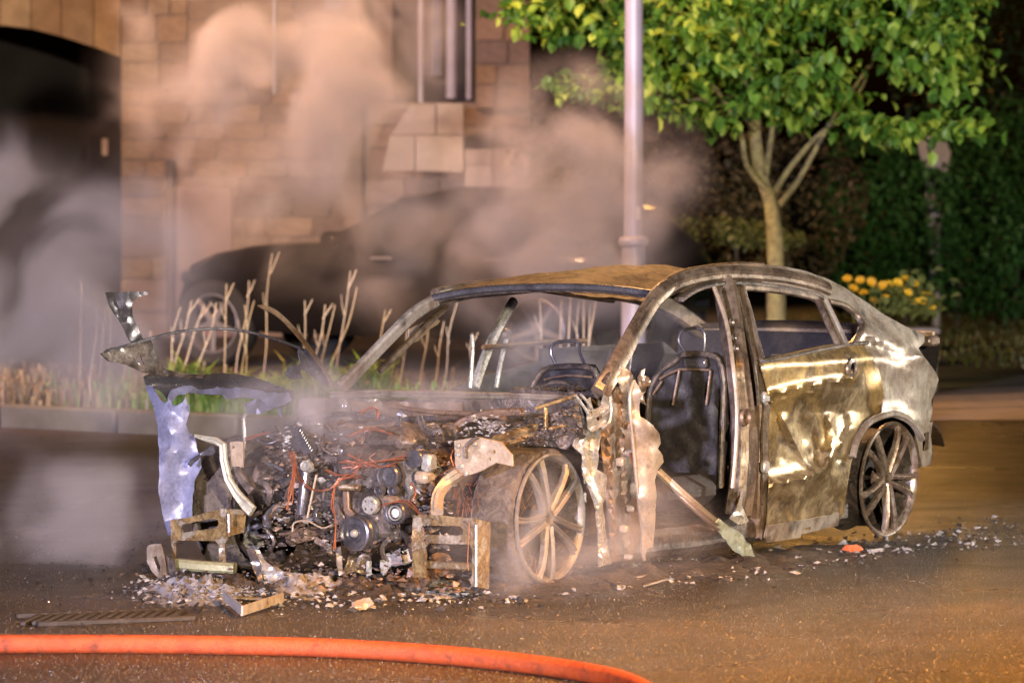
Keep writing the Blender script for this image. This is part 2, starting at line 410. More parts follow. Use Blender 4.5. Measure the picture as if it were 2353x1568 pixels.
def courses(x0, x1, y0, y1, Y, hmin, hmax, wmin, wmax, skip=None):
    y = y1
    while y > y0 + 8:
        h = random.uniform(hmin, hmax); yt = max(y0, y - h)
        if yt - y0 < 14: yt = y0
        x = x0
        while x < x1 - 4:
            wd = random.uniform(wmin, wmax); xr = x + wd
            if x1 - xr < wmin * .6: xr = x1
            if not (skip and skip((x + xr) / 2, (y + yt) / 2)): stone(x, yt, xr, y, Y)
            x = xr
        y = yt
slab('wall', 275, -420, 832, 790, BY + .025, .5, MORT)
slab('wall', -700, -420, 275.5, -6, BY + .025, .5, MORT)
sk = lambda x, y: (402 < x < 536 and y > 425)
courses(277, 832, 205, 640, BY, 36, 58, 45, 115, sk)
courses(277, 832, 640, 790, BY, 60, 80, 120, 180, sk)
courses(277, 430, -60, 205, BY - .06, 44, 66, 50, 90)
courses(277, 430, -300, -60, BY - .06, 80, 100, 76, 100)
courses(430, 832, -110, 205, BY + .0, 46, 66, 60, 130)
courses(430, 832, -300, -110, BY + .0, 90, 110, 120, 190)
courses(-520, 277, -120, -4, BY - .06, 50, 62, 90, 150)
courses(-520, 277, -300, -120, BY - .06, 90, 100, 150, 260)
# arch stones over the dark passage
arch = smooth_path([(-420, 120), (-260, 78), (-130, 60), (0, 58), (70, 66), (140, 84), (215, 108), (277, 132)], 1)
for i in range(len(arch) - 1):
    a, b = arch[i], arch[i + 1]
    q = [at(p[0], p[1], BY - .06) - hz for p in ((a.x + 1, a.y), (b.x - 1, b.y), (b.x - 1, -5), (a.x + 1, -5))]
    mb = MB(); mb.add(q + [p + Vector((0, .5, 0)) for p in q], [(0, 1, 2, 3), (7, 6, 5, 4), (0, 4, 5, 1), (1, 5, 6, 2), (2, 6, 7, 3), (3, 7, 4, 0)])
    mb.build('arch_stone', random.choice(STONES), house, smooth=False)
# the passage: side wall, back wall, small lit plate
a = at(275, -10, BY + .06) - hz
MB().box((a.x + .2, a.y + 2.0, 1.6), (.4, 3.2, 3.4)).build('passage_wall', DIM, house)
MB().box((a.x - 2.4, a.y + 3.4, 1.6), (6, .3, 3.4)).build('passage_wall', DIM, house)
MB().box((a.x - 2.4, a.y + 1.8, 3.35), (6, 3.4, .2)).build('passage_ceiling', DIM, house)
slab('wall_plate', 233, 318, 248, 358, BY + 1.0, .05, PLAST)
# smooth panel, pipes, vent
slab('plaster_panel', 404, 430, 534, 790, BY - .01, .1, PLAST)
def pipe(x, y0, y1, r, Y, mat, nm='downpipe'):
    p0 = at(x, y0, Y) - hz; p1 = at(x, y1, Y) - hz
    MB().tube([p0, p1], r, 12).build(nm, mat, house)
pipe(392, 430, 790, .035, BY - .05, plain('brown_downpipe', (.24, .15, .09), .5), 'downpipe')
slab('hopper_head', 382, 370, 400, 432, BY - .14, .12, plain('dark_iron', (.07, .05, .045), .6))
pipe(630, -300, 216, .018, BY - .08, PIPEW)
vent = slab('vent_grille', 744, -20, 790, 28, BY - .03, .06, plain('vent_dark', (.06, .05, .05), .7))
for k in range(5):
    p = at(750 + k * 9, 4, BY - .04) - hz; MB().box(p, (.012, .02, .16)).build('vent_bar', PIPEW, vent)
# porch: dark recess with slender columns and stone pier
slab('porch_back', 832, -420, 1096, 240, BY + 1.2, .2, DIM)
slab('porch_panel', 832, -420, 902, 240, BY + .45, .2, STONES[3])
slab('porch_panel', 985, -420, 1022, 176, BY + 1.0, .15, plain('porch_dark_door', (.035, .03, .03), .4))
pipe(966, -420, 236, .022, BY - .05, PIPEW, 'porch_column'); pipe(1036, -420, 226, .05, BY + .15, PIPEW, 'porch_column'); pipe(1077, -420, 228, .028, BY + .1, PIPEW, 'porch_column')
slab('pier_core', 1092, -420, 1216, 250, BY + .025, .5, MORT)
courses(1092, 1218, -300, 250, BY - .02, 40, 60, 40, 80)
slab('plinth', 832, 236, 1218, 790, BY + .3, .4, MORT)
courses(834, 1218, 240, 470, BY + .2, 50, 70, 70, 120)
# low stair wall in front of the porch
stair = empty('stair_wall', (0, 39.6, .12)); tag(stair, 'pale stone stair wall stepping down in front of the porch', 'wall')
hz2 = Vector((0, 39.6, .12))
def blockpoly(pts, Y, dep, mat):
    q = [at(x, y, Y) - hz2 for x, y in pts]; n = len(q); mb = MB()
    mb.add(q + [p + Vector((0, dep, 0)) for p in q], [tuple(range(n)), tuple(range(2 * n - 1, n - 1, -1))] + [(i, n + i, n + (i + 1) % n, (i + 1) % n) for i in range(n)])
    mb.build('stone', mat, stair, smooth=False)
PALE = [plain('pale_stone_%d' % i, c, .85, 0, .25, 5, .6) for i, c in enumerate([(.48, .38, .29), (.52, .42, .33), (.44, .34, .27)])]
for i, pts in enumerate([[(878, 392), (896, 312), (952, 312), (952, 392)], [(955, 392), (955, 312), (1064, 312), (1064, 396)], [(899, 309), (944, 240), (1000, 240), (1000, 309)], [(1003, 309), (1003, 238), (1064, 238), (1064, 309)],
                         [(1068, 440), (1068, 380), (1130, 380), (1130, 440)], [(1133, 440), (1133, 342), (1212, 340), (1212, 440)], [(1068, 377), (1068, 344), (1130, 342), (1130, 377)], [(860, 560), (860, 486), (1000, 486), (1000, 560)], [(1003, 560), (1003, 443), (1212, 443), (1212, 560)]]):
    blockpoly(pts, 39.6 + .03 * (i % 2), .7, PALE[i % 3])

# ---------------------------------------------------------------- parked dark car in the smoke
PCAR = plain('dark_car_paint', (.014, .012, .012), .25, .3, .2, 3, .02, coat=.7)
PGL = plain('dark_car_glass', (.02, .02, .022), .08, 0, .1, 3, .0, coat=.5)
TYRE = plain('tyre_rubber', (.028, .026, .025), .8, 0, .3, 20, .3)
ALLOY = plain('grey_alloy', (.45, .42, .42), .35, .7, .2, 8, .05)
pa = at(500, 742, 35.2); pb = at(1245, 772, 33.9)
pdir = Vector((pa.x - pb.x, pa.y - pb.y, 0)); WB = pdir.length
lf_ = Vector((-pdir.y, pdir.x, 0)).normalized() * .83; pb = pb - lf_
pc = empty('parked_car', (pb.x, pb.y, .12), math.atan2(pdir.y, pdir.x)); tag(pc, 'dark parked car half hidden in smoke behind the dry stalks', 'car')
PW = .92   # half width, near side is +y (car faces left)
def loft(secs, name, mat, par):
    mb = MB(); n = len(secs[0]); vs = [p for s in secs for p in s]
    fs = [(i * n + k, i * n + k + 1, (i + 1) * n + k + 1, (i + 1) * n + k) for i in range(len(secs) - 1) for k in range(n - 1)]
    fs += [tuple(range(n - 1, -1, -1)), tuple(range((len(secs) - 1) * n, len(secs) * n))]
    mb.add(vs, fs); return mb.build(name, mat, par, angle=50)
# (x, sill, belt/bonnet z, half width)
prof = [(-.72, .45, .70, .70), (-.66, .35, .98, .84), (-.4, .30, 1.03, .90), (0, .28, 1.03, .92), (.8, .26, 1.00, .92), (1.6, .26, .98, .92), (2.1, .27, .98, .91), (2.6, .28, .96, .90), (2.95, .30, .90, .87), (3.22, .34, .80, .80), (3.36, .40, .64, .66)]
secs = []
for (x, zs, zb, hw) in prof:
    secs.append([Vector((x, y * hw, z)) for (y, z) in ((.9, zs), (1, zs + .12), (1.0, zb - .22), (.97, zb - .08), (.88, zb), (.4, zb + .025), (-.4, zb + .025), (-.88, zb), (-.97, zb - .08), (-1, zb - .22), (-1, zs + .12), (-.9, zs))])
loft(secs, 'body', PCAR, pc)
roofp = [(-.6, .99, .99, .76), (-.35, .99, 1.26, .70), (.1, 1.0, 1.41, .66), (.8, 1.0, 1.44, .65), (1.35, .99, 1.37, .66), (2.02, .97, .99, .74)]
loft([[Vector((x, .80, zb - .03)), Vector((x, hw, zt - .05 * (zt > 1.1))), Vector((x, hw - .1, zt)), Vector((x, -hw + .1, zt)), Vector((x, -hw, zt - .05 * (zt > 1.1))), Vector((x, -.80, zb - .03))] for (x, zb, zt, hw) in roofp], 'cabin', PCAR, pc)
for (x0, x1, z0, xa, xb, z1) in ((-.35, .62, 1.06, -.1, .6, 1.33), (.72, 1.62, 1.05, .70, 1.15, 1.34)):
    for sgn in (1, -1):
        yb, yt = .80 * sgn, .69 * sgn; d = .012 * sgn
        mb = MB(); mb.add([(x0, yb + d, z0), (x1, yb + d, z0), (xb, yt + d, z1), (xa, yt + d, z1), (x0, yb - d * 2, z0), (x1, yb - d * 2, z0), (xb, yt - d * 2, z1), (xa, yt - d * 2, z1)], [(0, 1, 2, 3), (7, 6, 5, 4), (0, 4, 5, 1), (1, 5, 6, 2), (2, 6, 7, 3), (3, 7, 4, 0)])
        mb.build('window', PGL, pc, smooth=False)
def parked_wheel(x, y):
    wl_ = empty('wheel', (x, y, .345), 0, pc); M = Matrix.Rotation(R(-90) if y > 0 else R(90), 4, 'X')
    MB().lathe([(.24, -.1), (.32, -.11), (.345, -.08), (.345, .08), (.32, .11), (.24, .1)], 32, M).build('tyre', TYRE, wl_)
    MB().lathe([(.245, -.1), (.235, .05), (.245, .085), (.225, .09), (.215, .04), (.21, -.1)], 32, M).build('rim', ALLOY, wl_)
    for k in range(5):
        a = R(90 + 72 * k); pts = [M @ Vector((r * math.cos(a + o_), r * math.sin(a + o_), .075)) for r, o_ in ((.03, 0), (.22, .0))]
        MB().strip(pts, [.055, .035], .03, M.to_3x3() @ Vector((0, 0, 1))).build('spoke', ALLOY, wl_)
    MB().lathe([(.0, .10), (.04, .098), (.055, .07)], 16, M).build('hub', ALLOY, wl_)
for x in (0, WB):
    for y in (.83, -.83): parked_wheel(x, y)
MB().box((1.75, 1.0, 1.02), (.16, .2, .14), bev=.04).build('mirror', PCAR, pc)
MB().box((3.16, .66, .70), (.22, .26, .10), Matrix.Rotation(R(-25), 3, 'Z'), bev=.03).build('headlight', PGL, pc)
MB().box((-.68, .68, .86), (.08, .24, .14), bev=.02).build('tail_light', plain('tail_red', (.25, .02, .02), .2), pc)
for x in (.1, 1.1): MB().box((x + .25, .935, .88), (.2, .03, .03), bev=.01).build('door_handle', ALLOY, pc)

# ---------------------------------------------------------------- lamp post, its lit head above the frame
POLE = plain('lilac_grey_painted_steel', (.36, .35, .47), .42, .1, .15, 5, .06)
pb_ = at(1455, 930, 30.0); post = empty('lamp_post', (pb_.x, 30.0, .12)); tag(post, 'tall lilac grey steel lamp post with stepped base behind the wreck', 'lamp post')
def pz(y): return at(1455, y, 30.0).z - .12
MB().lathe([(.085, -.05), (.085, pz(575)), (.080, pz(570)), (.080, pz(566))], 24).build('base', POLE, post)
MB().lathe([(.080, pz(566)), (.100, pz(563)), (.106, pz(556)), (.104, pz(549)), (.092, pz(545)), (.068, pz(541))], 24).build('collar', POLE, post)
MB().lathe([(.068, pz(544)), (.066, pz(400)), (.058, 4.0), (.048, 6.4)], 24, caps=True).build('shaft', POLE, post)
q = MB()
for (a0, z0) in ((-.30, pz(474)), (-.30, pz(504))): pass
vs = []
for z in (pz(503), pz(475)):
    for a in (R(-78), R(-62), R(-48)): vs.append((.069 * math.cos(a), .069 * math.sin(a), z))
q.add(vs, [(0, 1, 4, 3), (1, 2, 5, 4)]); q.build('sticker', plain('white_sticker', (.82, .82, .80), .5), post)
MB().tube([(0, 0, 6.35), (0, -.15, 6.6), (0, -.6, 6.72), (0, -1.0, 6.74)], .035, 10).build('bracket_arm', POLE, post)
MB().box((0, -1.25, 6.76), (.26, .62, .10), bev=.03).build('lantern', POLE, post)
em, n_, l_, p_ = nodes('sodium_lens'); p_.inputs['Emission Color'].default_value = (1, .45, .1, 1); p_.inputs['Emission Strength'].default_value = 12; p_.inputs['Base Color'].default_value = (.9, .6, .3, 1)
MB().box((0, -1.25, 6.69), (.2, .5, .03), bev=.01).build('lens', em, post)
lamp('lamp_post_light', 'SPOT', (pb_.x, 28.7, 6.75), (pb_.x, 27.0, 0), 1300, (1.0, .50, .18), .2, 150, .6)

# ---------------------------------------------------------------- tree with drooping leaves
BARK = plain('lichen_bark', (.34, .31, .12), .85, 0, .5, 16, .9, col2=(.14, .11, .06))
def leafmat(name, c1, c2, c3):
    m, n, l, p = nodes(name); g = n.new('ShaderNodeNewGeometry'); r = ramp(n, l, g.outputs['Random Per Island'], [(0, c1), (.55, c2), (1, c3)])
    l.new(r.outputs[0], p.inputs['Base Color']); p.inputs['Roughness'].default_value = .5
    t = n.new('ShaderNodeBsdfTranslucent'); l.new(r.outputs[0], t.inputs[0]); mx = n.new('ShaderNodeMixShader'); mx.inputs[0].default_value = .25
    l.new(p.outputs[0], mx.inputs[1]); l.new(t.outputs[0], mx.inputs[2]); l.new(mx.outputs[0], n['Material Output'].inputs[0]); return m
LEAF = leafmat('green_leaves', (.03, .10, .012), (.13, .29, .03), (.34, .46, .06))
def leaf(mb, p, size, droop=.6):
    yaw = random.uniform(0, 6.283); pit = random.gauss(-droop, .45); rl = random.uniform(-.7, .7)
    M = Matrix.Translation(p) @ Matrix.Rotation(yaw, 4, 'Z') @ Matrix.Rotation(-pit, 4, 'Y') @ Matrix.Rotation(rl, 4, 'X')
    L, W = size, size * .34; pts = [(0, 0, 0), (L * .3, W, .12 * L), (L * .7, W * .85, .08 * L), (L, 0, -.1 * L), (L * .7, -W * .85, .08 * L), (L * .3, -W, .12 * L), (L * .5, 0, 0)]
    mb.add([M @ Vector(q) for q in pts], [(0, 6, 1), (1, 6, 2), (2, 6, 3), (3, 6, 4), (4, 6, 5), (5, 6, 0)])
TY = 32.0
tb = at(1782, 880, TY); tree = empty('tree', (tb.x, TY, .12)); tag(tree, 'small broadleaf tree with forked lichen covered trunk beside the lamp post', 'tree')
T0 = Vector((tb.x, TY, .12))
def tp(x, y, dy=0): return at(x, y, TY + dy) - T0
trk = MB()
trk.tube(smooth_path([tp(1785, 900), tp(1782, 600), tp(1772, 480), tp(1745, 390, .1), tp(1733, 290, .1), tp(1738, 150), tp(1750, -60, -.1), tp(1745, -350)], 3), [.085] + [.072] * 2 + [.064] * 2 + [.058, .054, .050, .048, .056, .053, .05, .048, .046, .04, .035, .032, .03, .026, .02, .015, .01][:19], 10)
trk.build('trunk', BARK, tree)
limbs = [[(1790, 470), (1830, 420), (1870, 350), (1920, 260), (1990, 160), (2060, 40), (2100, -100)], [(1765, 440), (1715, 380), (1700, 300), (1640, 200), (1540, 120), (1420, 40), (1330, -60)],
         [(1780, 440), (1815, 385), (1870, 320), (1930, 270), (1980, 200), (2010, 120), (2030, 60)], [(1760, 400), (1770, 330), (1785, 230), (1830, 120), (1900, -20), (1950, -200)],
         [(1735, 300), (1690, 240), (1620, 230), (1540, 230), (1440, 190), (1330, 170)], [(1740, 220), (1640, 100), (1500, -20), (1350, -80), (1240, -60)]]
tips = []
for i, L in enumerate(limbs):
    dy = [.3, -.2, .4, .5, .3, .3, .1][i]; m = len(L); P = [tp(x, y, dy * k / m * 2) for k, (x, y) in enumerate(L)]
    sp = smooth_path(P, 3); MB().tube(sp, [.025 * (1 - .8 * k / len(sp)) for k in range(len(sp))], 7).build('limb', BARK, tree); tips += sp[5:]
# crown: sprays of leaves along twigs, the lower edge where the photograph has it
clus = []
edge_px = [(1200, 30), (1280, 80), (1310, 190), (1350, 210), (1400, 200), (1440, 160), (1500, 150), (1560, 230), (1610, 260), (1660, 270), (1720, 230), (1780, 200), (1830, 190), (1900, 170), (1950, 230), (1990, 280), (2050, 310), (2080, 300), (2140, 280), (2200, 270), (2240, 290), (2190, 200), (2215, 170), (2230, 130), (2180, 60), (2160, 20)]
for (x, y) in edge_px: clus.append((tp(x, y, random.uniform(-.8, .5)), .17))
crn = MB()
cc = tp(1740, -150)
for k in range(380):
    th = random.uniform(0, 6.283); u = random.random() ** .5; 
    x = 1730 + 560 * u * math.cos(th); z = -140 + 430 * u * math.sin(th); dy = random.uniform(-1.5, 1.4) * math.sqrt(max(.05, 1 - u * u))
    if z > 70 + (140 if x > 1500 else 60) + 60 * math.sin(x / 55.0): continue
    clus.append((tp(x, z, dy), random.uniform(.13, .24)))
for (c, r) in clus:
    for k in range(int(52 * r / .17)):
        d = Vector((random.gauss(0, 1.1), random.gauss(0, 1.1), random.gauss(0, .5))) * r * .55
        leaf(crn, c + d, random.choice((.06, .075, .09, .105, .12)) * random.uniform(.9, 1.2))
fo = crn.build('crown', LEAF, tree, smooth=False); fo['kind'] = 'stuff'

# ---------------------------------------------------------------- hedges and shrubs
def foliage(name, label, cat, blobs, n, size, mat, group=None, zmin=.12):
    b0 = Vector((sum(b[0][0] for b in blobs) / len(blobs), sum(b[0][1] for b in blobs) / len(blobs), .12))
    o = empty(name, b0); tag(o, label, cat, group); mb = MB(); tot = sum(b[1][0] * b[1][2] for b in blobs)
    for (c, r) in blobs:
        for k in range(int(n * r[0] * r[2] / tot)):
            d = Vector((random.gauss(0, 1), random.gauss(0, 1), random.gauss(0, 1))); d = d.normalized() * random.uniform(.6, 1.05) ** .5
            p = Vector((c[0] + d.x * r[0], c[1] + d.y * r[1], c[2] + d.z * r[2])) * 1.0
            nn = 1 + .18 * noise.noise(p * 1.7); p = Vector(c) + (p - Vector(c)) * nn
            if p.z > zmin: leaf(mb, p - b0, size * random.uniform(.7, 1.3), .3)
    f = mb.build('foliage', mat, o, smooth=False); f['kind'] = 'stuff'
    for (c, r) in blobs[:6]: MB().tube([(c[0] - b0.x, c[1] - b0.y + .1, -.02), (c[0] - b0.x + .05, c[1] - b0.y + .1, max(.05, c[2] - b0.z - r[2] * .5))], [.03, .02], 6).build('stem', SOIL, o)
    return o
HBR = leafmat('brown_green_hedge', (.05, .045, .02), (.085, .07, .03), (.12, .09, .045))
HGR = leafmat('deep_green_hedge', (.018, .065, .014), (.034, .11, .022), (.055, .14, .035))
HDK = leafmat('dark_ivy', (.012, .025, .01), (.02, .04, .015), (.03, .05, .02))
def blob(px, py, Y, rx, ry, rz): c = at(px, py, Y); return ((c.x, Y, c.z), (rx, ry, rz))
foliage('hedge', 'dim brown hedge between the stone building and the tree', 'hedge', [blob(1290, 420, 38, .45, .6, .75), (blob(1420, 400, 38.2, .55, .6, .9)), blob(1560, 410, 38, .6, .6, .9), blob(1680, 440, 38.3, .5, .6, .8), blob(1350, 560, 37.6, .7, .6, .5), blob(1600, 570, 37.6, .8, .6, .45), blob(1850, 470, 38.8, .5, .6, .7)], 9000, .07, HBR)
foliage('grass_bank', 'pale tufted bank of grass in front of the brown hedge', 'shrub', [blob(1560, 528, 36, .45, .3, .10), blob(1680, 530, 36, .4, .3, .10), blob(1760, 545, 36, .3, .3, .09)], 1600, .06, leafmat('bank_grass', (.10, .12, .03), (.16, .17, .05), (.2, .2, .08)))
foliage('green_hedge', 'deep green clipped hedge at the right behind the lawn', 'hedge', [blob(1990, 480, 42, .5, .6, .9), blob(2080, 520, 42, .5, .6, .8), blob(2200, 520, 42.5, .6, .7, .85), blob(2330, 480, 43, .7, .7, 1.1), blob(2480, 460, 43, .8, .8, 1.2)], 11000, .075, HGR)
foliage('dark_tree_mass', 'nearly black ivy thicket above the green hedge', 'shrub', [blob(2300, 160, 47, 1.1, .8, 1.5), blob(2520, 120, 48, 1.4, .8, 1.8), blob(1350, 120, 47, 1.2, .8, 1.4)], 5000, .10, HDK)
rock = MB(); cc_ = at(2142, 390, 42.2)
rock.add([at(x, y, 42.2 + dy) - Vector((cc_.x, 42.2, .12)) for dy in (0, .35) for (x, y) in ((2108, 318), (2140, 312), (2172, 325), (2184, 350), (2176, 390), (2164, 430), (2158, 780), (2146, 780), (2122, 385), (2110, 350))],
         [tuple(range(10)), tuple(range(19, 9, -1))] + [(i, (i + 1) % 10, 10 + (i + 1) % 10, 10 + i) for i in range(10)])
ro = rock.build('leaning_stone', plain('grey_stone', (.32, .29, .30), .8, 0, .3, 4, .5), smooth=True, angle=60); ro.location = (cc_.x, 42.2, .12)
tag(ro, 'pale grey leaning stone slab showing through the dark green hedge', 'stone')

# ---------------------------------------------------------------- flowers in a trough
tr = at(2085, 760, 33.2); PL = empty('planter', (tr.x, 33.2, .012)); tag(PL, 'grey stone trough planter at the right holding yellow flowers', 'planter')
zt = at(2085, 722, 33.2).z - .127
MB().box((0, 0, zt / 2), (.42, .34, zt), bev=.02).build('trough', plain('trough_stone', (.16, .145, .13), .8, 0, .3, 6, .5), PL)
MB().box((0, 0, zt - .005), (.46, .38, .05), bev=.012).build('rim', plain('trough_rim', (.2, .18, .16), .8, 0, .3, 6, .5), PL)
YEL = plain('yellow_petals', (.88, .58, .03), .55, 0, .25, 30, .1); ORG = plain('orange_petals', (.85, .48, .02), .55, 0, .25, 30, .1)
STEM = plain('flower_stems', (.12, .15, .03), .7, 0, .4, 20, .2)
heads = {'yellow': [(2062, 648), (2080, 642), (2098, 650), (2070, 662), (2088, 668), (2046, 655), (2110, 665), (2128, 672), (2120, 690), (2100, 690), (2142, 680), (2138, 705), (2057, 676), (2082, 690)],
         'orange': [(1944, 640), (1978, 642), (1998, 650), (2012, 662), (1985, 668), (2028, 655), (2006, 690), (2034, 684), (1960, 660)]}
fh = None
for nm, hs in heads.items():
    bx = sum(h[0] for h in hs) / len(hs); b = at(bx, 740, 33.2); zb = .127 + zt if nm == 'yellow' else .127
    o = empty('flowering_plant', (b.x, 33.15, zb)); tag(o, 'bushy plant with %s flower heads %s' % (nm, 'in the stone trough' if nm == 'yellow' else 'behind the tail of the wreck'), 'plant')
    for h in hs:
        p = at(h[0] + random.uniform(-4, 4), h[1] + random.uniform(-4, 4), 33.15 + random.uniform(-.12, .12)) - o.location
        MB().tube([(p.x * .3, 0, 0), (p.x * .7, p.y * .5, p.z * .6), p], .004, 5).build('stem', STEM, o)
        mb = MB(); M = Matrix.Translation(p) @ Matrix.Rotation(random.uniform(.2, 1.1), 4, 'X') @ Matrix.Rotation(random.uniform(-.4, .4), 4, 'Y')
        for ring, (rr, zz, npet) in enumerate(((.042, .0, 11), (.03, .010, 9), (.017, .018, 7))):
            for k in range(npet):
                a = 6.283 * k / npet + ring * .3; c, s = math.cos(a), math.sin(a); w_ = .012
                mb.add([M @ Vector(v) for v in ((0, 0, zz), (rr * .6 * c - w_ * s, rr * .6 * s + w_ * c, zz + .006), (rr * c, rr * s, zz - .002), (rr * .6 * c + w_ * s, rr * .6 * s - w_ * c, zz + .006))], [(0, 3, 2, 1)])
        mb.build('flower_head', YEL if nm == 'yellow' else ORG, o, smooth=False)
    mb = MB()
    for k in range(160): leaf(mb, Vector((random.gauss(0, .13), random.gauss(0, .08), abs(random.gauss(.0, .12)))), .09, -.3)
    f = mb.build('leaves', STEM, o, smooth=False); f['kind'] = 'stuff'

# ---------------------------------------------------------------- verge plants
GRASS = leafmat('verge_grass', (.12, .25, .03), (.20, .38, .05), (.36, .36, .13)); STRAW = leafmat('straw_grass', (.24, .18, .10), (.32, .25, .15), (.16, .14, .06))
def blades(name, label, region, n, h, mat, seedk):
    mb = MB()
    for k in range(n):
        x, y = region(); p = Vector((x, y, .125)); a = random.uniform(0, 6.283); ln = h * random.uniform(.4, 1.2) * max(.3, .8 + .9 * noise.noise(Vector((x * 2.6, y * 2.6, seedk)))); b = random.uniform(.2, .75) * ln
        t = Vector((math.cos(a), math.sin(a), 0)); s = Vector((-t.y, t.x, 0)) * random.uniform(.006, .013)
        m = p + t * b * .35 + Vector((0, 0, ln * .65)); e = p + t * b + Vector((0, 0, ln * random.uniform(.45, .85)))
        mb.add([p - s, p + s, m + s, m - s, e], [(0, 1, 2, 3), (3, 2, 4)])
    o = mb.build(name, mat, smooth=False); tag(o, label, 'grass', kind='stuff'); return o
def kerb_y(x):
    for i in range(len(KL) - 1):
        if KL[i][0] <= x <= KL[i + 1][0]: return KL[i][1] + (KL[i + 1][1] - KL[i][1]) * (x - KL[i][0]) / (KL[i + 1][0] - KL[i][0])
    return 30
def reg_g():
    while True:
        x = random.gauss(-1.6, .42); y = kerb_y(x) + .10 + abs(random.gauss(0, .45))
        if -3.2 < x < 2.4 and y < 33: return x, y
def reg_s():
    while True:
        x = random.uniform(-4.2, 2.4); y = kerb_y(x) + .1 + random.random() ** 1.4 * 3.6
        if y < 33.2: return x, y
def reg_l():
    return random.uniform(2.8, 8), random.uniform(34.6, 46)
blades('green_grass', 'bright green leafy grass growing along the kerb behind the wreck', reg_g, 8500, .34, GRASS, 1)
blades('dry_grass', 'matted straw coloured grass covering the verge', reg_s, 6500, .20, STRAW, 2)
lw = blades('lawn_grass', 'rough green lawn grass beyond the pavement at the right', reg_l, 5000, .10, leafmat('lawn_green', (.05, .07, .015), (.08, .095, .025), (.1, .08, .03)), 3)
STALK = plain('dry_stalk', (.80, .69, .52), .7, 0, .25, 30, .3)
stalks = [(187, 645, 183, 0), (222, 700, 206, 0), (245, 705, 222, 0), (250, 690, 254, 0), (300, 735, 286, 0), (415, 705, 372, 0), (440, 690, 380, 1), (470, 700, 398, 1), (497, 695, 440, 1), (520, 652, 514, 1), (572, 645, 538, 1), (584, 690, 546, 0),
          (562, 700, 560, 0), (625, 582, 598, 1), (700, 690, 694, 1), (747, 700, 706, 1), (770, 700, 712, 0), (805, 622, 764, 1), (820, 660, 738, 0), (885, 712, 846, 1), (985, 740, 962, 0), (1020, 738, 992, 0), (1050, 695, 1004, 0), (1085, 765, 1086, 1),
          (1240, 685, 1250, 0), (1290, 690, 1284, 0), (1330, 690, 1326, 0), (1356, 700, 1346, 0), (1310, 572, 1306, 1), (1345, 562, 1336, 1), (1368, 578, 1352, 1), (345, 760, 330, 0), (470, 830, 462, 0), (935, 760, 912, 0)]
def where(tx, ty):
    near = 'left of the bonnet fragments' if tx < 300 else 'behind the bent bonnet edge' if tx < 660 else 'beside the far windscreen pillar' if tx < 1100 else 'seen through the windscreen opening' if ty > 650 else 'rising above the wreck roof'
    return near
ordn = {}
words = ['first', 'second', 'third', 'fourth', 'fifth', 'sixth', 'seventh', 'eighth', 'ninth', 'tenth', 'eleventh', 'twelfth', 'thirteenth', 'fourteenth']
for (tx, ty, bx, fork) in sorted(stalks):
    Y = random.uniform(28.9, 30.6); b = gnd(bx, 0 + 364 + (CAMH - .125) * FPX / Y, .125); t = at(tx, ty, b.y); b.z = .125
    o = empty('dry_stalk', b); wv = where(tx, ty); ordn[wv] = ordn.get(wv, 0) + 1
    tag(o, '%s pale dry stalk from the left %s' % (words[ordn[wv] - 1], wv), 'dry stalk', 'dry plant stalks on the verge')
    d = t - b; side = Vector((1, .3, 0)); j = Vector((random.uniform(-.02, .02), 0, 0))
    pts = smooth_path([Vector(), d * .35 + j, d * .7 - j, d], 3); MB().tube(pts, [.0056 - .0024 * k / len(pts) for k in range(len(pts))], 6).build('stem', STALK, o)
    if fork:
        f0 = d * .86; MB().tube([f0, f0 + d * .06 + side * .02, f0 + d * .15 + side * random.choice((.04, .05, -.045))], [.005, .0045, .003], 5).build('twig', STALK, o)
    if random.random() < .7:
        f0 = d * random.uniform(.5, .7); MB().tube([f0, f0 + d * .1 - side * .03, f0 + d * .16 - side * .04], [.004, .003, .002], 5).build('twig', STALK, o)

# ================================================================ THE BURNT-OUT CAR
car = empty('burnt_car', CAR_O, CAR_ROT); CARREF[0] = car
tag(car, 'burnt out car wreck standing on its bare rims with exposed engine', 'car')
YN = Vector((0, 1, 0)); XN = Vector((1, 0, 0)); ZN = Vector((0, 0, 1))
def part(mb, name, mat, par=None, **k): return mb.build(name, mat, par or car, **k)
def P2(pts, surf, n=3, d=0.0): return [surf(p[0], p[1], d) for p in smooth_path([(x, y) for x, y in pts], n)]

# ---- near side: door -----------------------------------------------------------------
c1 = [(1768, 905), (1860, 885), (1962, 868)]; c2 = [(1770, 926), (1840, 906), (1905, 890)]; c3 = [(1775, 1112), (1850, 1098), (1892, 1080), (1925, 1030), (1955, 985)]
folds = [([(1800, 960), (1850, 1060), (1870, 1075)], .016, 10), ([(1860, 985), (1872, 1040), (1900, 1075)], -.014, 9), ([(1905, 960), (1915, 1010), (1895, 1070)], .018, 9), ([(1935, 950), (1950, 1000), (1920, 1045)], -.012, 9), ([(1785, 950), (1795, 1050)], -.012, 8), ([(1890, 1110), (1895, 1180)], -.010, 8), ([(1830, 950), (1845, 1010)], -.01, 8)]
def door_d(x, y):
    d = .012 * N2(x, y, 60, 3.1) + .0012 * N2(x, y, 22, 1.7)
    d += .016 * math.exp(-(seg_d((x, y), c1) / 7) ** 2) + .010 * math.exp(-(seg_d((x, y), c2) / 6) ** 2)
    if y < 1112 - (x - 1775) * .35 and y > 905:
        k = min(1, seg_d((x, y), c3) / 40) * min(1, (y - 900) / 40.0); d -= .030 * k
    d += .020 * math.exp(-(seg_d((x, y), c3) / 8) ** 2)
    for (pl, a, w_) in folds: d += a * math.exp(-(seg_d((x, y), pl) / w_) ** 2)
    return d + .012
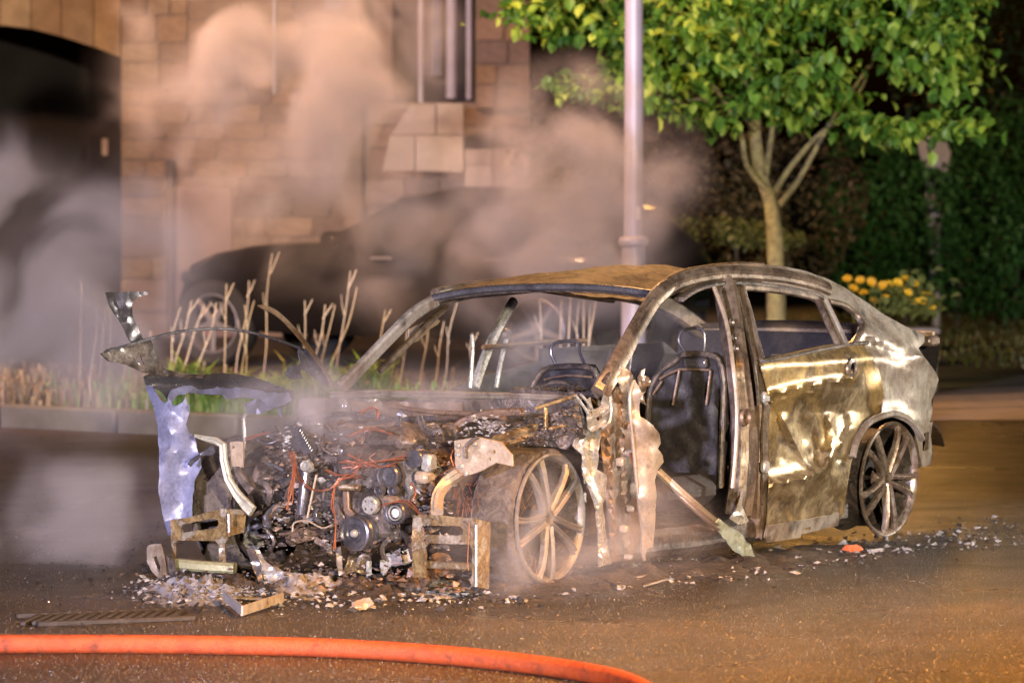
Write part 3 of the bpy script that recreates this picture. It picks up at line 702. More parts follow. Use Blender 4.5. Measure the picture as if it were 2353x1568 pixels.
door_ol = [(1745, 833), (1800, 823), (1870, 807), (1940, 794), (1984, 789), (2002, 815), (2018, 850), (2028, 890), (2030, 920), (2022, 950), (1998, 968), (1978, 995), (1962, 1035), (1952, 1080), (1946, 1120), (1938, 1180), (1928, 1192), (1926, 1206), (1842, 1226), (1838, 1234), (1760, 1246), (1756, 1234), (1762, 1200), (1766, 1120), (1764, 1000), (1770, 930), (1762, 890)]
door = panel('door', door_ol, SB, GOLD, car, holes=[[(1952, 838), (1960, 834), (1968, 838), (1966, 848), (1955, 850)]], res=8, disp=door_d, th=.006, jag=.6)
door['label'] = 'crumpled golden heat stained rear door'
# recessed face under the handle scar and the raised scar rim
hp = SB(1958, 846, .022); part(MB().lathe([(.022, .0), (.030, .008), (.046, .004), (.052, -.006)], 18, Matrix.Translation(hp) @ Matrix.Rotation(R(-90), 4, 'X')), 'handle_mount', ROSE, door)
part(MB().lathe([(.0, -.03), (.024, -.03)], 12, Matrix.Translation(hp) @ Matrix.Rotation(R(-90), 4, 'X')), 'handle_hole', CHAR, door)
panel('door_hem', [(1745, 833), (1762, 890), (1770, 930), (1764, 1000), (1766, 1120), (1760, 1240), (1750, 1238), (1752, 1120), (1752, 1000), (1756, 930), (1748, 890), (1736, 838)], SB, ROSE, car, res=9, disp=lambda x, y: -.008 + .008 * N2(x, y, 20, 9), th=.01).name = 'door_hem'
panel('sill_trim', [(1762, 1208), (1928, 1178), (1926, 1206), (1842, 1226), (1838, 1234), (1760, 1246)], SB, ASHG, car, holes=[[(1850, 1212), (1862, 1209), (1862, 1216), (1850, 1219)]], res=9, disp=lambda x, y: .02 + .006 * N2(x, y, 25, 2), th=.006, jag=1)
for (x, y) in ((1757, 912), (1757, 1072)):
    p = SB(x, y, .0); part(MB().box(p, (.05, .03, .05), bev=.008), 'hinge', SILV)
# window frame of the door
fr = [(1748, 832), (1735, 780), (1722, 720), (1707, 668), (1716, 661), (1760, 664), (1820, 672), (1868, 684), (1886, 702), (1906, 750), (1928, 796)]
mb = MB(); mb.strip(P2(fr, SB, 3, -.01), .030, .028, YN); part(mb, 'window_frame', ROSE, door)
part(MB().strip(P2([(1752, 824), (1738, 775), (1726, 725), (1716, 690)], SB, 3, -.035), .02, .02, YN), 'window_channel', DARK, door)
part(MB().strip(P2([(1880, 690), (1900, 735), (1916, 770), (1930, 800)], SB, 3, .006), .040, .03, YN, fold=.6), 'quarter_post', ROSE)
part(MB().strip(P2([(1894, 690), (1914, 730), (1932, 768), (1944, 795)], SB, 3, .012), .022, .03, YN), 'quarter_post', ASHG)
part(MB().strip(P2([(1748, 830), (1800, 820), (1870, 804), (1940, 791), (1985, 787)], SB, 3, .0), .018, .05, YN), 'belt_rail', DARK)

# ---- quarter panel and tail --------------------------------------------------------------
qo = [(1750, 607), (1800, 611), (1850, 622), (1900, 640), (1940, 660), (1985, 690), (2030, 722), (2070, 744), (2105, 760), (2124, 772), (2123, 786), (2110, 800), (2122, 818), (2138, 838), (2152, 860), (2156, 872), (2148, 900), (2140, 918), (2142, 940), (2138, 962), (2128, 990), (2116, 1004), (2100, 985), (2078, 966), (2050, 957), (2020, 962), (1996, 977), (1996, 966), (2026, 946), (2030, 915), (2026, 880), (2014, 845), (1998, 812), (1982, 790), (1952, 795), (1978, 762), (1980, 742), (1966, 720), (1938, 700), (1902, 690), (1880, 680), (1830, 668), (1750, 656)]
qcr = [(1960, 790), (2010, 830), (2060, 820), (2110, 810)]; qcr2 = [(1985, 790), (2040, 850), (2060, 930)]
def q_d(x, y):
    d = .008 * N2(x, y, 60, 5) + .003 * N2(x, y, 16, 8)
    d += .020 * math.exp(-(seg_d((x, y), [(1985, 760), (2050, 800), (2120, 820)]) / 16) ** 2)
    d -= .025 * math.exp(-(seg_d((x, y), [(2000, 790), (2060, 815), (2115, 805)]) / 14) ** 2)
    d += .022 * math.exp(-(seg_d((x, y), [(2000, 965), (2050, 948), (2100, 970)]) / 13) ** 2)
    d -= .012 * math.exp(-(seg_d((x, y), [(2030, 850), (2060, 920)]) / 14) ** 2)
    return d
quarter = panel('quarter_panel', qo, SB, ASHG, car, res=11, disp=q_d, th=.008, jag=.6); quarter['label'] = 'ash grey rear quarter panel'
part(MB().strip(P2([(1902, 692), (1938, 702), (1966, 722), (1980, 744), (1976, 764), (1952, 796)], SB, 3, .008), .026, .03, YN), 'quarter_window_frame', ROSE)
part(MB().strip(P2([(1958, 788), (1970, 772), (1974, 756)], SB, 3, -.02), .03, .01, YN), 'glass_remnant', GLASSG)
# wheel arch lip, liner
part(MB().strip(P2([(1958, 1050), (1968, 1010), (1990, 975), (2020, 957), (2052, 950), (2082, 960), (2104, 982), (2118, 1008)], SB, 3, .012), .030, .03, YN), 'arch_lip', ASHG)
part(MB().strip(P2([(1955, 1180), (1950, 1100), (1962, 1040), (1990, 985), (2030, 965), (2060, 966), (2082, 984), (2092, 1010)], SB, 3, -.38), .36, .012, [SB(2040, 1100, -.38) - q for q in P2([(1955, 1180), (1950, 1100), (1962, 1040), (1990, 985), (2030, 965), (2060, 966), (2082, 984), (2092, 1010)], SB, 3, -.38)]), 'arch_liner', DARK)
panel('bumper_bracket', [(2098, 985), (2120, 975), (2142, 968), (2138, 1000), (2141, 1040), (2138, 1066), (2118, 1072), (2108, 1020)], lambda x, y, d=0: hit(x, y, 1, .80 + d), ASHG, car, holes=[[(2118, 996), (2134, 990), (2133, 1032), (2120, 1036)]], res=8, th=.02, jag=.5)
part(MB().box(SB(2124, 782, -.05), (.10, .12, .05), bev=.012), 'spoiler_lip', ROSE)
rear = MB()
for k in range(9):
    pass
# tail panel, boot lid and far quarter so the body closes behind
tz = [(.30, -3.40), (.55, -3.52), (.75, -3.56), (.88, -3.60), (.93, -3.62)]
tl = MB(); rows = []
for (z, x) in tz: rows.append([Vector((x + .06 * (abs(y) / .75) ** 3, y, z + .004 * math.sin(y * 9))) for y in [(-.74 + 1.48 * k / 12) for k in range(13)]])
vs = [p for r_ in rows for p in r_]; fs = [(i * 13 + k, i * 13 + k + 1, (i + 1) * 13 + k + 1, (i + 1) * 13 + k) for i in range(4) for k in range(12)]
tl.add(vs, fs); part(tl, 'tail_panel', SEATM)
part(MB().tube([(-3.60 + .06 * (abs(y) / .75) ** 3, y, .935) for y in [-.70 + 1.4 * k / 10 for k in range(11)]], .011, 8), 'boot_sill_glint', TAN)  # pale tan tube added as the lamp glint along the boot sill
bl = MB(); rows = []
for i in range(8):
    t = i / 7; x = -2.75 - .87 * t; z = 1.17 - .24 * t + .05 * math.sin(t * 3.1)
    rows.append([Vector((x, y, z + .03 * (1 - (y / .6) ** 2) - .03)) for y in [(-.60 + 1.2 * k / 10) for k in range(11)]])
# rear screen is gone: only its frame
part(MB().strip([(r_[0].x, r_[0].y - .03, r_[0].z) for r_ in rows], .09, .05, YN), 'roof_rail', ROSE)
bl.add([p for r_ in rows[6:] for p in r_], [(k, k + 1, 11 + k + 1, 11 + k) for k in range(10)]); part(bl, 'boot_lid', ROSE)
def far_side(name, pts, mat, y=-.9, th=.02):
    mb = MB(); q = [Vector((x, -body_y(x, z), z)) for x, z in pts]; n = len(q); mb.add(q + [p + Vector((0, th, 0)) for p in q], [tuple(range(n)), tuple(range(2 * n - 1, n - 1, -1))] + [(i, n + i, n + (i + 1) % n, (i + 1) % n) for i in range(n)]); return part(mb, name, mat, smooth=False)
far_side('far_door', [(-.55, .22), (-1.45, .2), (-2.35, .2), (-2.5, .5), (-2.55, .80), (-2.0, .74), (-1.5, .62), (-1.0, .52), (-.6, .50)], SEATM)['label'] = 'scorched inner face of the far doors'
far_side('far_quarter', [(-2.56, .86), (-2.52, .5), (-3.2, .5), (-3.5, .55), (-3.58, .8), (-3.5, .86)], SEATM)

# ---- roof rail, pillars ---------------------------------------------------------------------
part(MB().strip(P2([(1376, 905), (1412, 842), (1448, 778), (1484, 715), (1508, 682), (1545, 655), (1600, 638), (1660, 630), (1720, 631), (1790, 637), (1860, 652), (1900, 668)], SB, 3, .0), [.105] * 6 + [.092] * 8 + [.080] * 20, .06, YN, ch=.42, fold=.2), 'roof_rail', ROSE)
part(MB().strip(P2([(1500, 678), (1530, 645), (1570, 626), (1620, 616), (1690, 609), (1750, 609)], SB, 3, .012), .028, .03, YN), 'roof_gutter', RUST)
part(MB().strip(P2([(1386, 880), (1420, 818), (1452, 762), (1478, 712), (1498, 684)], SB, 3, .024), .022, .025, YN), 'windscreen_flange', DARK)
part(MB().strip(P2([(1560, 688), (1590, 668), (1630, 655), (1680, 650), (1760, 656), (1850, 672), (1884, 684)], SB, 3, -.012), .020, .05, YN), 'door_seal', DARK)
bp = [(1662, 648), (1672, 700), (1684, 780), (1694, 860), (1704, 940), (1708, 1020), (1704, 1100), (1694, 1180)]
part(MB().strip(P2(bp, SB, 3, -.03), [.085] * 8 + [.10] * 6 + [.125] * 8, .10, YN, fold=.25), 'pillar', ROSE)['label'] = 'scorched centre pillar'
part(MB().strip(P2([(1690, 655), (1706, 720), (1722, 800), (1738, 880), (1744, 960), (1742, 1060), (1738, 1150), (1735, 1230)], SB, 3, -.05), .05, .06, YN), 'pillar_inner', BRN)
part(MB().tube(P2([(1640, 660), (1668, 740), (1682, 830), (1692, 930), (1690, 1030), (1682, 1120)], SB, 3, .02), .010, 6), 'pillar_seam', TAN)
part(MB().tube(P2([(1690, 662), (1716, 760), (1734, 850), (1742, 930)], SB, 3, .0), .009, 6), 'pillar_seam', DARK)
for (x, y) in ((1680, 740), (1686, 775), (1690, 800), (1716, 948), (1712, 968)):
    p = SB(x, y, .026); part(MB().lathe([(.0, -.004), (.012, -.004), (.018, .004), (.022, -.002)], 12, Matrix.Translation(p) @ Matrix.Rotation(R(-90), 4, 'X')), 'bolt_hole', DARK)
part(MB().lathe([(.0, -.01), (.024, -.01), (.034, .008), (.04, -.004)], 16, Matrix.Translation(SB(1712, 958, .035)) @ Matrix.Rotation(R(-90), 4, 'X')), 'belt_anchor', BRN)
# sill and floor
part(MB().strip([(-.45, .78, .13), (-1.1, .78, .12), (-1.6, .79, .13), (-2.45, .79, .16)], .12, .14, YN), 'sill', DARK)
part(MB().strip([(-.45, -.84, .17), (-1.6, -.86, .16), (-2.45, -.86, .19)], .16, .14, YN), 'sill', DARK)
fl = MB(); rows = []
for i in range(18):
    x = .1 - 3.3 * i / 17; rows.append([Vector((x, -.8 + 1.6 * k / 14, .13 + .12 * math.exp(-((-.8 + 1.6 * k / 14) / .16) ** 2) + .02 * N2(x * 50, k * 10, 20, 4) + (.16 if x < -2.3 else 0))) for k in range(15)])
fl.add([p for r_ in rows for p in r_], [(i * 15 + k, i * 15 + k + 1, (i + 1) * 15 + k + 1, (i + 1) * 15 + k) for i in range(17) for k in range(14)]); part(fl, 'floor_pan', DARK)

# ---- windscreen header and roof ------------------------------------------------------------
hd = [(996, 684), (1060, 672), (1130, 664), (1210, 660), (1300, 659), (1400, 663), (1494, 674)]
part(MB().tube(P2(hd, FX(-1.17), 4), .017, 10), 'windscreen_header', GREYD)
part(MB().tube(P2([(x, y + 8) for x, y in hd], FX(-1.19), 4), .009, 8), 'header_seal', DARK)
rf = MB(); NXr, NYr = 26, 30
za = [(-1.15, 1.20), (-1.36, 1.238), (-1.6, 1.262), (-2.0, 1.275), (-2.4, 1.25), (-2.75, 1.17)]
def interp(t, L):
    for i in range(len(L) - 1):
        a, b = L[i], L[i + 1]
        if (a[0] - t) * (b[0] - t) <= 0: k = (t - a[0]) / (b[0] - a[0]); k = k * k * (3 - 2 * k) * .4 + k * .6; return a[1] + (b[1] - a[1]) * k
    return L[-1][1]
rg = []
for i in range(NXr + 1):
    x = -1.17 - 1.56 * i / NXr; hw = .585 + .03 * math.sin(i / NXr * 3)
    for k in range(NYr + 1):
        y = -hw + 2 * hw * k / NYr; u = y / hw
        z = interp(x, za) - .055 * abs(u) ** 2.2
        z -= .075 * math.exp(-((x + 1.65) / .45) ** 2 - ((y - .27) / .17) ** 2)
        z += .022 * math.exp(-((x + 2.2) / .22) ** 2 - ((y + .02) / .28) ** 2)
        z -= .020 * math.exp(-((x + 1.35) / .15) ** 2 - ((y + .25) / .2) ** 2)
        z += .010 * N2(x * 60, y * 60, 14, 2) + .008 * N2(x * 60, y * 60, 6, 7) + .004 * N2(x * 60, y * 60, 2.5, 9)
        rg.append(Vector((x, y, z)))
n_ = NYr + 1
rf.add(rg + [p - Vector((0, 0, .012)) for p in rg], [(i * n_ + k, i * n_ + k + 1, (i + 1) * n_ + k + 1, (i + 1) * n_ + k) for i in range(NXr) for k in range(NYr)]
       + [(len(rg) + i * n_ + k, len(rg) + (i + 1) * n_ + k, len(rg) + (i + 1) * n_ + k + 1, len(rg) + i * n_ + k + 1) for i in range(NXr) for k in range(NYr)])
part(rf, 'roof', RUST)['label'] = 'buckled rusty roof panel'

# ---- far pillars seen through the cabin --------------------------------------------------------
part(MB().strip(P2([(782, 892), (840, 832), (900, 770), (950, 722), (1000, 690)], lambda x, y, d=0: hit(x, y, 1, -.72 + .14 * (892 - y) / 200.0 + d), 3), .060, .04, YN), 'windscreen_pillar', ASHG)
part(MB().strip(P2([(872, 852), (930, 795), (985, 740), (1025, 705)], lambda x, y, d=0: hit(x, y, 1, -.74 + .14 * (892 - y) / 200.0 + d), 3), .03, .03, YN), 'windscreen_pillar', ROSE)
panel('pillar_plate', [(940, 756), (1000, 728), (1012, 738), (960, 782), (940, 790)], lambda x, y, d=0: hit(x, y, 1, -.73 + d), TAN, car, res=9, th=.006, jag=1.5)
part(MB().strip([(-1.2, -.585, 1.15), (-1.5, -.60, 1.175), (-2.1, -.62, 1.19), (-2.75, -.63, 1.12)], .08, .05, YN), 'roof_rail', ROSE)
part(MB().strip(P2([(1180, 690), (1140, 760), (1110, 830), (1090, 890)], lambda x, y, d=0: hit(x, y, 1, -.80 + d), 3), .045, .04, YN), 'pillar', SILV)
part(MB().strip(P2([(1168, 760), (1150, 830), (1140, 890)], lambda x, y, d=0: hit(x, y, 1, -.78 + d), 3), .018, .02, YN), 'belt_stay', SILV)
part(MB().tube(P2([(1084, 768), (1086, 800), (1080, 890)], lambda x, y, d=0: hit(x, y, 1, -.74 + d), 3), .010, 7), 'belt_stay', SILV)
part(MB().lathe([(.0, .01), (.025, .01), (.03, -.01)], 12, Matrix.Translation(hit(1165, 768, 1, -.78)) @ Matrix.Rotation(R(-90), 4, 'X')), 'belt_anchor', DARK)

# ---- wheels -----------------------------------------------------------------------------------
TYREM = burnt('ashen_tyre', [(.07, .052, .040), (.14, .11, .085), (.05, .038, .03), (.22, .18, .145)], .0, (.6, .9), 10, .8, .4, fine=110)
def wheel(loc, rz, ang0, mat, sgn, tyre=True, tilt=0.0):
    wl_ = empty('wheel', loc, 0, car); wl_.rotation_euler = (tilt, 0, rz)
    M = Matrix.Rotation(R(-90) * sgn, 4, 'X')            # +Z of the lathe points outward
    MB().lathe([(.272, .0), (.272, .010), (.264, .014), (.254, .008), (.246, -.004), (.242, -.014)], 56, M).build('rim', mat, wl_)
    MB().lathe([(.262, -.22), (.255, -.20), (.235, -.17), (.228, -.05), (.240, -.012), (.262, -.004), (.272, .0), (.242, -.014), (.236, -.03), (.222, -.17), (.25, -.205), (.262, -.22)], 56, M).build('barrel', DARK, wl_)
    base = None
    for k in range(5):
        a0 = R(ang0 + 72 * k); u = Vector((math.cos(a0), math.sin(a0), 0)); v = Vector((-u.y, u.x, 0))
        for s in (-1, 1):
            pts = [M @ (u * r + v * s * o + ZN * h) for r, o, h in ((.035, .016, -.012), (.08, .022, -.004), (.15, .030, .003), (.21, .041, .004), (.25, .052, -.004))]
            MB().strip(pts, [.026, .024, .024, .027, .036], [.04, .036, .032, .03, .028], M.to_3x3() @ ZN, fold=.5).build('spoke', mat, wl_)
    MB().lathe([(.022, -.03), (.022, -.008), (.034, -.002), (.046, -.010), (.058, -.03), (.060, -.06)], 24, M).build('hub', mat, wl_)
    MB().lathe([(.0, -.02), (.022, -.02)], 16, M).build('hub_bore', CHAR, wl_)
    MB().lathe([(.05, -.10), (.165, -.10), (.168, -.105), (.168, -.12), (.05, -.12)], 32, M).build('brake_disc', CHAR, wl_)
    if tyre:
        tb_ = MB(); vs = []; n = 120; prof = [(.270, -.005), (.286, -.010), (.294, -.03), (.296, -.05), (.296, -.07), (.298, -.09), (.298, -.11), (.297, -.13), (.296, -.15), (.294, -.17), (.286, -.20), (.268, -.205)]
        for (r, h) in prof:
            for k in range(n):
                a = 2 * math.pi * k / n; rr = r + .014 * noise.noise(Vector((math.cos(a) * 3, math.sin(a) * 3, h * 12))) + .010 * noise.noise(Vector((a * 14, 2, h * 45))) + .006 * noise.noise(Vector((a * 40, 7, h * 12))); rr = min(rr, (loc[2] - .004) / max(.05, -math.sin(a)) if math.sin(a) < -.5 else rr)
                vs.append(M @ Vector((rr * math.cos(a), rr * math.sin(a), h)))
        tb_.add(vs, [(i * n + k, i * n + (k + 1) % n, (i + 1) * n + (k + 1) % n, (i + 1) * n + k) for i in range(len(prof) - 1) for k in range(n)]); tb_.build('tyre_remains', TYREM, wl_)
    return wl_
wheel(hit(1262, 1190, 1, .84), R(2), 82, WHEELD, 1)
wheel((-2.86, .84, hit(2040, 1100, 1, .84).z), 0, 98, WHEELM, 1, tyre=False, tilt=R(-3))
wheel((0, -.84, .275), R(2), 60, WHEELD, -1)
wheel((-2.86, -.84, .27), 0, 30, WHEELM, -1)
# wire fringe of the burnt front tyre
mb = MB(); ctr = hit(1262, 1190, 1, .74)
for k in range(140):
    a = random.uniform(R(95), R(260)); r0 = .285 + random.uniform(-.01, .02); y0 = random.uniform(-.12, .08)
    p = ctr + Vector((r0 * -math.sin(a - R(90)) * -1, y0, r0 * math.cos(a - R(90)))); p = ctr + Vector((-math.cos(a) * r0, y0, math.sin(a) * r0))
    mb.tube([p, p + Vector((random.uniform(0, .03), random.uniform(-.04, .04), random.uniform(-.05, .02))), p + Vector((random.uniform(.0, .06), random.uniform(-.05, .05), random.uniform(-.10, .0)))], .0012, 4)
f = part(mb, 'tyre_wire', BRN); f['kind'] = 'stuff'

# ---- hinge pillar and torn sheets behind the front wheel --------------------------------------------
def sb2(off): return lambda x, y, d=0.0: SB(x, y, off + d)
panel('hinge_pillar', [(1386, 905), (1400, 860), (1412, 838), (1440, 842), (1455, 862), (1456, 900), (1462, 1000), (1466, 1100), (1474, 1190), (1478, 1262), (1450, 1282), (1408, 1290), (1396, 1200), (1388, 1100), (1378, 1000), (1376, 940)], sb2(-.05), BRN, car, res=11, disp=lambda x, y: .014 * N2(x, y, 34, 3) + .03 * math.exp(-((x - 1398 - (y - 1000) * .05) / 9.0) ** 2) + .02 * math.exp(-((x - 1432 - (y - 1000) * .06) / 8.0) ** 2), th=.02, jag=1)
for (x, y, s) in ((1427, 1060, .018), (1446, 1040, .014), (1443, 1278, .012), (1434, 1214, .015), (1442, 978, .014), (1450, 1168, .013)):
    part(MB().box(SB(x, y, .0), (s * 2, .04, s * 2), bev=.006), 'hinge_bolt', TAN)
panel('bent_sheet', [(1404, 845), (1420, 838), (1448, 852), (1446, 872), (1430, 884), (1408, 870)], sb2(.02), TAN, car, res=9, disp=lambda x, y: .012 * N2(x, y, 18, 6), th=.004, jag=2)
silver = [(1316, 1024), (1322, 1008), (1336, 1000), (1352, 986), (1384, 976), (1380, 1000), (1376, 1030), (1372, 1078), (1394, 1090), (1392, 1130), (1386, 1162), (1392, 1220), (1396, 1258), (1404, 1294), (1376, 1302), (1374, 1240), (1371, 1180), (1352, 1122), (1341, 1090), (1336, 1044)]
panel('inner_arch_sheet', silver, sb2(.01), SILV, car, res=8, disp=lambda x, y: .02 * N2(x, y, 30, 2) + .018 * math.exp(-(seg_d((x, y), [(1340, 1000), (1343, 1085), (1374, 1160), (1380, 1300)]) / 5) ** 2) - .016 * math.exp(-(seg_d((x, y), [(1352, 1010), (1356, 1090)]) / 7) ** 2), th=.006, jag=1.2)
br = [(1350, 918), (1356, 912), (1362, 940), (1380, 934), (1388, 908), (1396, 912), (1402, 950), (1398, 972), (1382, 980), (1362, 990), (1352, 986), (1348, 960)]
panel('hinge_bracket', br, sb2(.04), SILV, car, holes=[[(1370, 958), (1382, 952), (1384, 962), (1372, 968)]], res=7, disp=lambda x, y: .012 * math.sin((x * .5 + y) / 7.0), th=.005, jag=.8)
for pl in ([(1322, 908), (1340, 932), (1352, 952)], [(1334, 906), (1352, 926), (1362, 944)], [(1401, 910), (1404, 940), (1400, 968), (1384, 982)]):
    part(MB().tube(P2(pl, sb2(.05), 3), .006, 7), 'brace_rod', SILV)
tornL = [(1457, 874), (1450, 892), (1446, 920), (1450, 980), (1456, 1040), (1460, 1085), (1468, 1160), (1476, 1220), (1474, 1262), (1480, 1284)]
tornR = [(1488, 1260), (1499, 1256), (1503, 1228), (1506, 1170), (1508, 1140), (1504, 1100), (1512, 1078), (1524, 1060), (1522, 1044), (1510, 1030), (1518, 1018), (1514, 996), (1500, 976), (1484, 964), (1470, 956), (1468, 930), (1474, 905), (1466, 885)]
panel('torn_wing_sheet', tornL + tornR, sb2(.07), WINGM, car, res=8, disp=lambda x, y: .035 * math.sin((x - 1448 - (y - 900) * .05) / 26.0) + .015 * N2(x, y, 40, 4), th=.005, jag=.8)['label'] = 'pale torn strip of wing hanging beside the door opening'
part(MB().tube(P2(tornL, sb2(.075), 2), .008, 7), 'torn_edge', WINGM)
panel('mirror_remnant', [(1466, 872), (1474, 850), (1482, 846), (1478, 862), (1492, 866), (1496, 884), (1486, 890), (1478, 906), (1484, 930), (1472, 924)], sb2(.04), ROSE, car, res=7, disp=lambda x, y: .02 * N2(x, y, 14, 6), th=.006, jag=1.5)
for k in range(5):
    pl = [(1446 + k, 1040), (1450 + k * 2, 1056 + k * 2), (1455 + k * 2, 1075 + k * 3)]; part(MB().tube(P2(pl, sb2(.06), 2), .003, 5), 'wire', COPPER)

# ---- fallen door beam and glass ------------------------------------------------------------------
b0 = [SB(1512, 1082, .02), SB(1610, 1170, .14), gnd(1715, 1270)]; b0[2] = to_local(b0[2]) + Vector((0, 0, .03))
part(MB().strip(smooth_path(b0, 4), .030, .03, Vector((.3, 1, .3)), fold=.8), 'fallen_rail', TAN)
part(MB().strip([p + Vector((-.03, .03, -.055)) for p in smooth_path(b0, 4)], .026, .025, Vector((.3, 1, .3)), fold=.8), 'fallen_rail', BRN)
panel('glass_remnant', [(1640, 1198), (1652, 1190), (1670, 1206), (1700, 1222), (1722, 1250), (1734, 1278), (1706, 1276), (1680, 1262), (1668, 1240), (1650, 1220)], sb2(.16), GLASSG, car, res=8, disp=lambda x, y: .02 * N2(x, y, 16, 3), th=.006, jag=1.5)
panel('metal_shard', [(1707, 1126), (1704, 1160), (1720, 1196), (1712, 1202), (1694, 1204), (1676, 1190), (1692, 1168)], sb2(.04), SILV, car, res=8, disp=lambda x, y: .012 * N2(x, y, 12, 3), th=.004)

# ---- seats ----------------------------------------------------------------------------------------
def seat(xk, head, back, bars, inner, side):
    f = FX(xk); s = panel('seat', back, f, SEATM, car, res=11, disp=lambda x, y: .02 * N2(x, y, 26, 5), th=.05, jag=.6)
    part(MB().tube(P2(head, FX(xk - .02), 4), .0075, 8), 'headrest_loop', GREYD, s)
    part(MB().tube(P2(back[:-1], FX(xk + .01), 2), .014, 8), 'seat_frame', DARK, s)
    for b_ in bars: part(MB().tube(P2(b_, FX(xk + .03), 2), .006, 6), 'seat_spring', BRN, s)
    if inner: part(MB().box(f(*inner, .03), (.03, .12, .05), bev=.01), 'seat_lock', GREYD, s)
    c = f((back[0][0] + back[-2][0]) / 2, 1000); part(MB().box((xk + .30, c.y, .33), (.5, .46, .14), bev=.05), 'seat_base', SEATM, s)
    return s
seat(-1.36, [(1577, 812), (1559, 784), (1570, 758), (1612, 756), (1619, 784), (1616, 812)], [(1486, 1120), (1488, 960), (1496, 890), (1518, 852), (1552, 828), (1570, 814), (1628, 814), (1650, 828), (1662, 870), (1660, 960), (1654, 1120), (1570, 1150)],
     [[(1515, 870), (1560, 848), (1630, 850)], [(1560, 850), (1545, 930)], [(1632, 850), (1622, 930)], [(1500, 905), (1520, 875)]], (1598, 832), 1)
seat(-1.36, [(1280, 842), (1266, 812), (1274, 788), (1324, 784), (1332, 812), (1346, 842)], [(1216, 1000), (1220, 900), (1236, 864), (1262, 844), (1350, 842), (1370, 862), (1376, 900), (1372, 1000), (1290, 1040)], [[(1250, 872), (1300, 862), (1360, 866)]], None, -1)
mb = MB()
part(MB().box((-2.45, 0, .48), (.16, 1.3, .5), Matrix.Rotation(R(-15), 3, 'Y'), bev=.06), 'rear_seat_back', SEATM)
part(MB().box((-2.15, 0, .30), (.5, 1.3, .14), bev=.05), 'rear_seat_base', SEATM)
for (p0, p1) in (((-2.5, -.45, .72), (-2.55, -.45, .86)), ((-2.5, .45, .72), (-2.55, .45, .86))):
    a, b = Vector(p0), Vector(p1); part(MB().tube([a + Vector((0, -.07, 0)), b + Vector((0, -.06, 0)), b + Vector((0, .06, 0)), a + Vector((0, .07, 0))], .007, 7), 'headrest_loop', GREYD)

# ---- cowl, firewall, dash -------------------------------------------------------------------------
part(MB().strip(P2([(772, 906), (860, 904), (980, 905), (1100, 907), (1220, 909), (1322, 914)], FX(-.50), 3), [.030] * 4 + [.028] * 4 + [.024] * 8, .10, XN, fold=.2), 'cowl', ASHG)
fw = panel('firewall', [(690, 915), (1330, 918), (1345, 1010), (1340, 1150), (1200, 1240), (700, 1220), (640, 1100)], FX(-.44), DARK, car, res=20, disp=lambda x, y: .05 * N2(x, y, 50, 3) + .02 * N2(x, y, 20, 5), th=.02, jag=2)
panel('cowl_tray', [(800, 922), (1060, 924), (1060, 960), (980, 970), (820, 964)], FX(-.40), BRN, car, res=14, disp=lambda x, y: .02 * N2(x, y, 30, 4), th=.01, jag=2)
mb = MB()
for k in range(120):
    px = random.uniform(1228, 1378); p = hit(px, 896 - random.random() ** 1.5 * (18 if 1300 < px < 1350 else 10), 0, -.45 + random.uniform(-.1, .1)); mb.shard(p, random.uniform(.008, .02))
f = part(mb, 'dashboard_ash', CHAR, smooth=False); f['kind'] = 'stuff'
part(MB().tube([hit(1180, 900, 0, -.5), hit(1300, 902, 0, -.5), hit(1400, 905, 0, -.5)], .022, 8), 'dash_beam', DARK)
part(MB().tube([(-.9, .38 + .19 * math.cos(R(a)), .70 + .19 * math.sin(R(a))) if False else Vector((-.82 + .06 * math.sin(R(a)), .38 + .18 * math.cos(R(a)), .66 + .15 * math.sin(R(a)))) for a in range(0, 361, 20)], .009, 7), 'steering_wheel', DARK)

# ---- engine ---------------------------------------------------------------------------------------------
eng = part(MB().box((.12, .20, .40), (.50, .44, .34), bev=.05).box((.2, .18, .30), (.44, .36, .22), bev=.04).box((.10, .22, .60), (.42, .26, .12), bev=.05).box((.02, -.12, .44), (.36, .22, .26), bev=.04).box((.10, .42, .42), (.26, .12, .2), bev=.03), 'engine', DARK)
def pulley(px, py, rpx, x, th=.035, mat=DARK, kind='grooved', face=None):
    c = hit(px, py, 0, x); r = rpx / 555.0; M = Matrix.Translation(c) @ Matrix.Rotation(R(90), 4, 'Y')
    if kind == 'grooved': prof = [(0, -.004), (r * .16, -.004), (r * .2, -.012), (r * .45, -.014), (r * .55, -.006), (r * .8, -.008), (r * .9, .0), (r, -.004), (r, -th * .3), (r * .93, -th * .36), (r, -th * .5), (r * .93, -th * .62), (r, -th * .8), (r, -th)]
    elif kind == 'cup': prof = [(0, -.02), (r * .18, -.02), (r * .22, -.028), (r * .7, -.026), (r * .78, -.002), (r * .92, .0), (r, -.008), (r, -th)]
    elif kind == 'disc': prof = [(0, 0), (r * .93, 0), (r, -.005), (r, -th)]
    o = MB().lathe(prof, 36, M).build('pulley', mat, eng, angle=25); return c, r, M, o
c, r, M, o = pulley(812, 1225, 41, .50, .075, GREYD); MB().lathe([(0, .012), (.012, .010), (.018, 0), (.018, -.01)], 10, M).build('bolt', SILV, eng)
pulley(828, 1223, 40, .45, .06, DARK)
c, r, M, o = pulley(888, 1093, 30, .42, .06, GREYD, 'cup'); MB().lathe([(r * 1.12, -.03), (r * 1.14, -.05), (r * 1.0, -.12)], 32, M).build('pulley_shroud', BRN, eng)
c, r, M, o = pulley(847, 1160, 21, .47, .03, SILV, 'disc')
